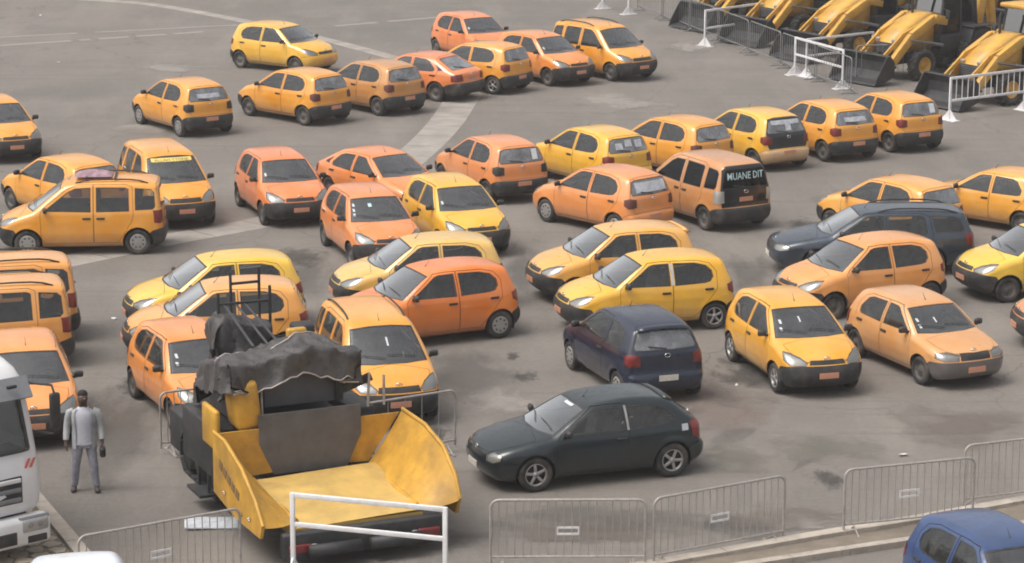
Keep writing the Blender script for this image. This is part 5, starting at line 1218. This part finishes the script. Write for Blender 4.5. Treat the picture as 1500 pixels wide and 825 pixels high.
for sg in (1, -1):
    hl = LP('headlight', MB().box((.185, .92*sg, .62), (.10, .44, .20), None, .03), 'lamp_glass')
    LP('reflector', MB().box((.15, .92*sg, .62), (.05, .40, .16)).lathe([(.07, .0), (.05, .035), (.001, .04)], 12, 'x', (.175, .84*sg, .62)).lathe([(.07, .0), (.05, .035), (.001, .04)], 12, 'x', (.175, 1.01*sg, .62)), 'lamp_reflector', hl)
    LP('headlight_surround', MB().box((.16, .92*sg, .62), (.06, .52, .27), None, .02), 'lorry_grey', hl)
    LP('fog_lamp', MB().box((.20, .95*sg, .40), (.04, .34, .12), None, .02), 'plant_black', bpo)
    mr = LP('mirror', MB().box((.16, 1.36*sg, 2.32), (.10, .17, .58), None, .04), 'black_trim')
    for q in ([(-.25, 1.15*sg, 2.72), (.12, 1.34*sg, 2.72), (.16, 1.36*sg, 2.58)], [(-.25, 1.18*sg, 1.95), (.12, 1.34*sg, 1.95), (.16, 1.36*sg, 2.06)]): LP('mirror_arm', MB().tube(q, .02, 6), 'black_trim', mr)
    LP('mudguard', MB().box((-1.0, 1.08*sg, .90), (1.3, .28, .06), None, .02), 'plant_black')
    t_, r_ = wheel_meshes(.50, .30, 'steel'); wh = ob('wheel', t_, lr, (-.95, 1.02*sg, .50), (0, 0, 0 if sg > 0 else math.pi)); ob('rim', r_, wh)
    wh = ob('wheel', t_, lr, (-4.6, .95*sg, .50), (0, 0, 0 if sg > 0 else math.pi)); ob('rim', r_, wh)
LP('chassis', MB().box((-3.2, 0, .75), (5.6, .9, .28)), 'plant_black')
LP('tipper_body', MB().box((-4.4, 0, 1.75), (4.4, 2.4, 1.4), None, .04), 'lorry_white')

# ------------------------------------------------------------------ person
simple('skin_dark', (.085, .048, .034), .55, var=.1, scale=10); simple('hair_black', (.012, .010, .010), .8)
simple('tee_white', (.52, .52, .58), .9, var=.08, scale=14); simple('jacket_grey', (.37, .38, .39), .9, var=.2, scale=9); simple('jeans_grey', (.27, .27, .32), .9, var=.25, scale=8); simple('shoe_dark', (.06, .045, .045), .7)
simple('bag_black', (.02, .02, .024), .5)
def skin(name, J, E_, mat, sub=2, root=0):
    """J: list of (co, radius or (rx, ry)); E_: edges"""
    me = bpy.data.meshes.new(name); me.from_pydata([tuple(j[0]) for j in J], E_, []); o = bpy.data.objects.new(name, me); COL.objects.link(o)
    md = o.modifiers.new('s', 'SKIN'); md.use_smooth_shade = True
    for i, j in enumerate(J):
        r = j[1]; me.skin_vertices[0].data[i].radius = (r, r) if not isinstance(r, tuple) else r
        me.skin_vertices[0].data[i].use_root = (i == root)
    s_ = o.modifiers.new('d', 'SUBSURF'); s_.levels = s_.render_levels = sub
    dg = bpy.context.evaluated_depsgraph_get(); dg.update(); m2 = bpy.data.meshes.new_from_object(o.evaluated_get(dg)); m2.name = name
    bpy.data.objects.remove(o); m2.materials.clear(); m2.materials.append(MATS[mat]); m2.polygons.foreach_set('use_smooth', [True]*len(m2.polygons)); return m2
pr_ = empty('person', (-7.04, 43.22, 0), R(-84)); pr_.scale = (1, 1.04, .96); tag(pr_, 'standing person in open grey jacket, white shirt and grey jeans, holding a black bag', 'person')
# local frame: x = facing direction, y = the person's left
def arm(sg, J, E_, start, grip):
    sh = (0, .185*sg, 1.43); el = (-.03, .26*sg, 1.16); wr = (.05, .28*sg, .92); hd_ = (.07, .285*sg, .84)
    i = len(J); J += [(sh, .055), (el, .042), (wr, .030), (hd_, (.022, .04))]; E_ += [(start, i), (i, i+1), (i+1, i+2), (i+2, i+3)]
    for k in range(4):
        a = len(J); y = (.255+.018*k)*sg if False else .285*sg; x = .045+.018*k; ln = (.055, .065, .06, .048)[k]
        J += [((x+.004, y, .805), .0095), ((x+.01-.004*k*0, y-.016*sg, .805-ln*.55), .0085), ((x+.004, y-(.036 if grip else .024)*sg, .805-ln), .0075)]; E_ += [(i+3, a), (a, a+1), (a+1, a+2)]
    a = len(J); J += [((.10, .272*sg, .855), .011), ((.118, .262*sg, .825), .0095), ((.118, .255*sg, .80), .008)]; E_ += [(i+3, a), (a, a+1), (a+1, a+2)]
J = [((-.01, 0, .93), (.088, .088)), ((-.015, 0, 1.12), (.08, .08)), ((-.02, 0, 1.32), (.085, .085)), ((-.015, 0, 1.44), (.062, .062)), ((.0, 0, 1.53), .052), ((.015, 0, 1.60), (.070, .078)), ((.018, 0, 1.67), (.077, .092)), ((.01, 0, 1.735), (.060, .075))]
E_ = [(i, i+1) for i in range(7)]
J += [((.105, 0, 1.645), .014)]; E_ += [(6, 8)]                                      # nose
for sg in (1, -1): J += [((.01, .082*sg, 1.655), .014)]; E_ += [(6, len(J)-1)]        # ears
for sg in (1, -1): arm(sg, J, E_, 3, sg > 0)
for sg, fx in ((1, .03), (-1, -.03)):
    i = len(J); J += [((0, .10*sg, .86), .085), ((.03+fx*.5, .14*sg, .48), .058), ((fx, .175*sg, .10), .04), ((fx+.05, .18*sg, .045), .038), ((fx+.15, .195*sg, .03), .03)]
    E_ += [(0, i), (i, i+1), (i+1, i+2), (i+2, i+3), (i+3, i+4)]
body = ob('body', skin('body', J, E_, 'skin_dark', 2), pr_)
ob('hair', MB().lathe([(.001, .092), (.045, .082), (.072, .050), (.080, .015), (.078, -.01)], 16, 'z', (-.012, 0, 1.712)).mesh('hair', 'hair_black'), pr_)
for sg in (1, -1): ob('eye', MB().lathe([(.001, .008), (.006, .005), (.008, 0)], 8, 'x', (.088, .030*sg, 1.672)).mesh('eye', 'white_print'), pr_)
ob('mouth', MB().box((.083, 0, 1.598), (.02, .045, .012), None, .004).mesh('mouth', 'hair_black'), pr_)
def ring_loft(levels, a0, a1, n, cap=False):
    vs = []; closed = a1-a0 > 6.2; k = n if closed else n+1
    for z, cx, rx, ry in levels:
        for j in range(k):
            q = a0+(a1-a0)*j/n; wob = 1+.035*math.sin(5*q+9*z)+.02*math.sin(23*z+2*q); vs.append((cx+rx*wob*math.cos(q), ry*wob*math.sin(q), z))
    fs = [[i*k+j, i*k+(j+1) % k, (i+1)*k+(j+1) % k, (i+1)*k+j] for i in range(len(levels)-1) for j in range(n)]
    return MB().add(vs, fs, True)
LV = [(.80, .0, .118, .172), (.90, .0, .118, .170), (1.02, .0, .112, .160), (1.15, .0, .114, .164), (1.28, .0, .120, .178), (1.38, -.003, .116, .186), (1.44, -.006, .098, .168), (1.485, -.006, .078, .105), (1.52, -.002, .062, .066)]
ob('shirt', ring_loft(LV, 0, 2*math.pi, 24).mesh('shirt', 'tee_white'), pr_)
ob('jacket', ring_loft([(z-.02 if i == 0 else z, cx-.004, rx+.022, ry+.022) for i, (z, cx, rx, ry) in enumerate(LV[:-1])], .72, 2*math.pi-.72, 26).mesh('jacket', 'jacket_grey'), pr_)
for sg in (1, -1):
    pts = [Vector((-.005, .15*sg, 1.455)), Vector((0, .205*sg, 1.42)), Vector((-.02, .24*sg, 1.29)), Vector((-.03, .262*sg, 1.16)), Vector((.005, .273*sg, 1.05)), Vector((.045, .281*sg, .935))]
    ob('sleeve', MB().tube(pts, [.045, .066, .062, .056, .052, .046], 12).mesh('sleeve', 'jacket_grey'), pr_)
Jp = [((0, 0, .93), (.145, .112))]; Ep = []
for sg, fx in ((1, .03), (-1, -.03)):
    i = len(Jp); Jp += [((0, .095*sg, .84), .10), ((.03+fx*.5, .14*sg, .48), .076), ((fx, .175*sg, .12), .062), ((fx, .176*sg, .085), .060)]; Ep += [(0, i), (i, i+1), (i+1, i+2), (i+2, i+3)]
ob('trousers', skin('trousers', Jp, Ep, 'jeans_grey', 2), pr_)
for sg, fx in ((1, .03), (-1, -.03)):
    ob('shoe', skin('shoe', [((fx-.05, .178*sg, .055), (.048, .052)), ((fx+.06, .185*sg, .048), (.05, .046)), ((fx+.17, .198*sg, .036), (.042, .034))], [(0, 1), (1, 2)], 'shoe_dark', 2), pr_)
hb = ob('shoulder_bag', MB().box((0, 0, 0), (.20, .10, .17), None, .04).tube([(-.08, 0, .08), (-.05, 0, .14), (.05, 0, .14), (.08, 0, .08)], .012, 6).mesh('shoulder_bag', 'bag_black'), None, (-6.73, 43.15, .70), (0, 0, R(-80))); tag(hb, 'small black bag hanging from the hand of the person', 'bag')

p = at(312, 772); tag(ob('white_board', MB().box((0, 0, .03), (.85, .55, .03), Matrix.Rotation(.04, 3, 'Y'), .006).mesh('white_board', 'pale_grey_print'), None, p, (0, 0, .12)), 'flat white board lying on the ground beside the paver step', 'board')
# ------------------------------------------------------------------ litter
rng = random.Random(11); simple('litter_white', (.62, .60, .58), .8, var=.15)
LT = [(168, 472), (57, 28), (83, 97), (1080, 563), (1325, 664)]
for i, (u, v) in enumerate(LT):
    p = at(u, v); n = 6; s_ = rng.uniform(.05, .10); vs = []
    for k in range(n):
        a = 2*math.pi*k/n; vs.append((s_*rng.uniform(.6, 1.2)*math.cos(a), s_*rng.uniform(.5, 1)*math.sin(a), rng.uniform(.004, .05)))
    vs.append((0, 0, .05)); b = MB().add(vs, [[k, (k+1) % n, n] for k in range(n)])
    tag(ob('paper_scrap', b.mesh('paper_scrap', 'litter_white', False), None, p, (0, 0, rng.uniform(0, 6))), 'pale crumpled scrap of litter lying on bare asphalt', 'litter', 'litter scraps on the asphalt')

# ------------------------------------------------------------------ light haze over the lot
m, t, p = newmat('haze_air'); t.nodes.remove(p); pvn = N(t, 'ShaderNodeVolumePrincipled'); pvn.inputs['Color'].default_value = (.92, .90, .88, 1); pvn.inputs['Density'].default_value = .0006
t.links.new(pvn.outputs[0], t.nodes['Material Output'].inputs['Volume'])
hz = ob('haze', MB().box((0, 320, 7.25), (830, 800, 16.5)).mesh('haze', 'haze_air')); tag(hz, kind='stuff')
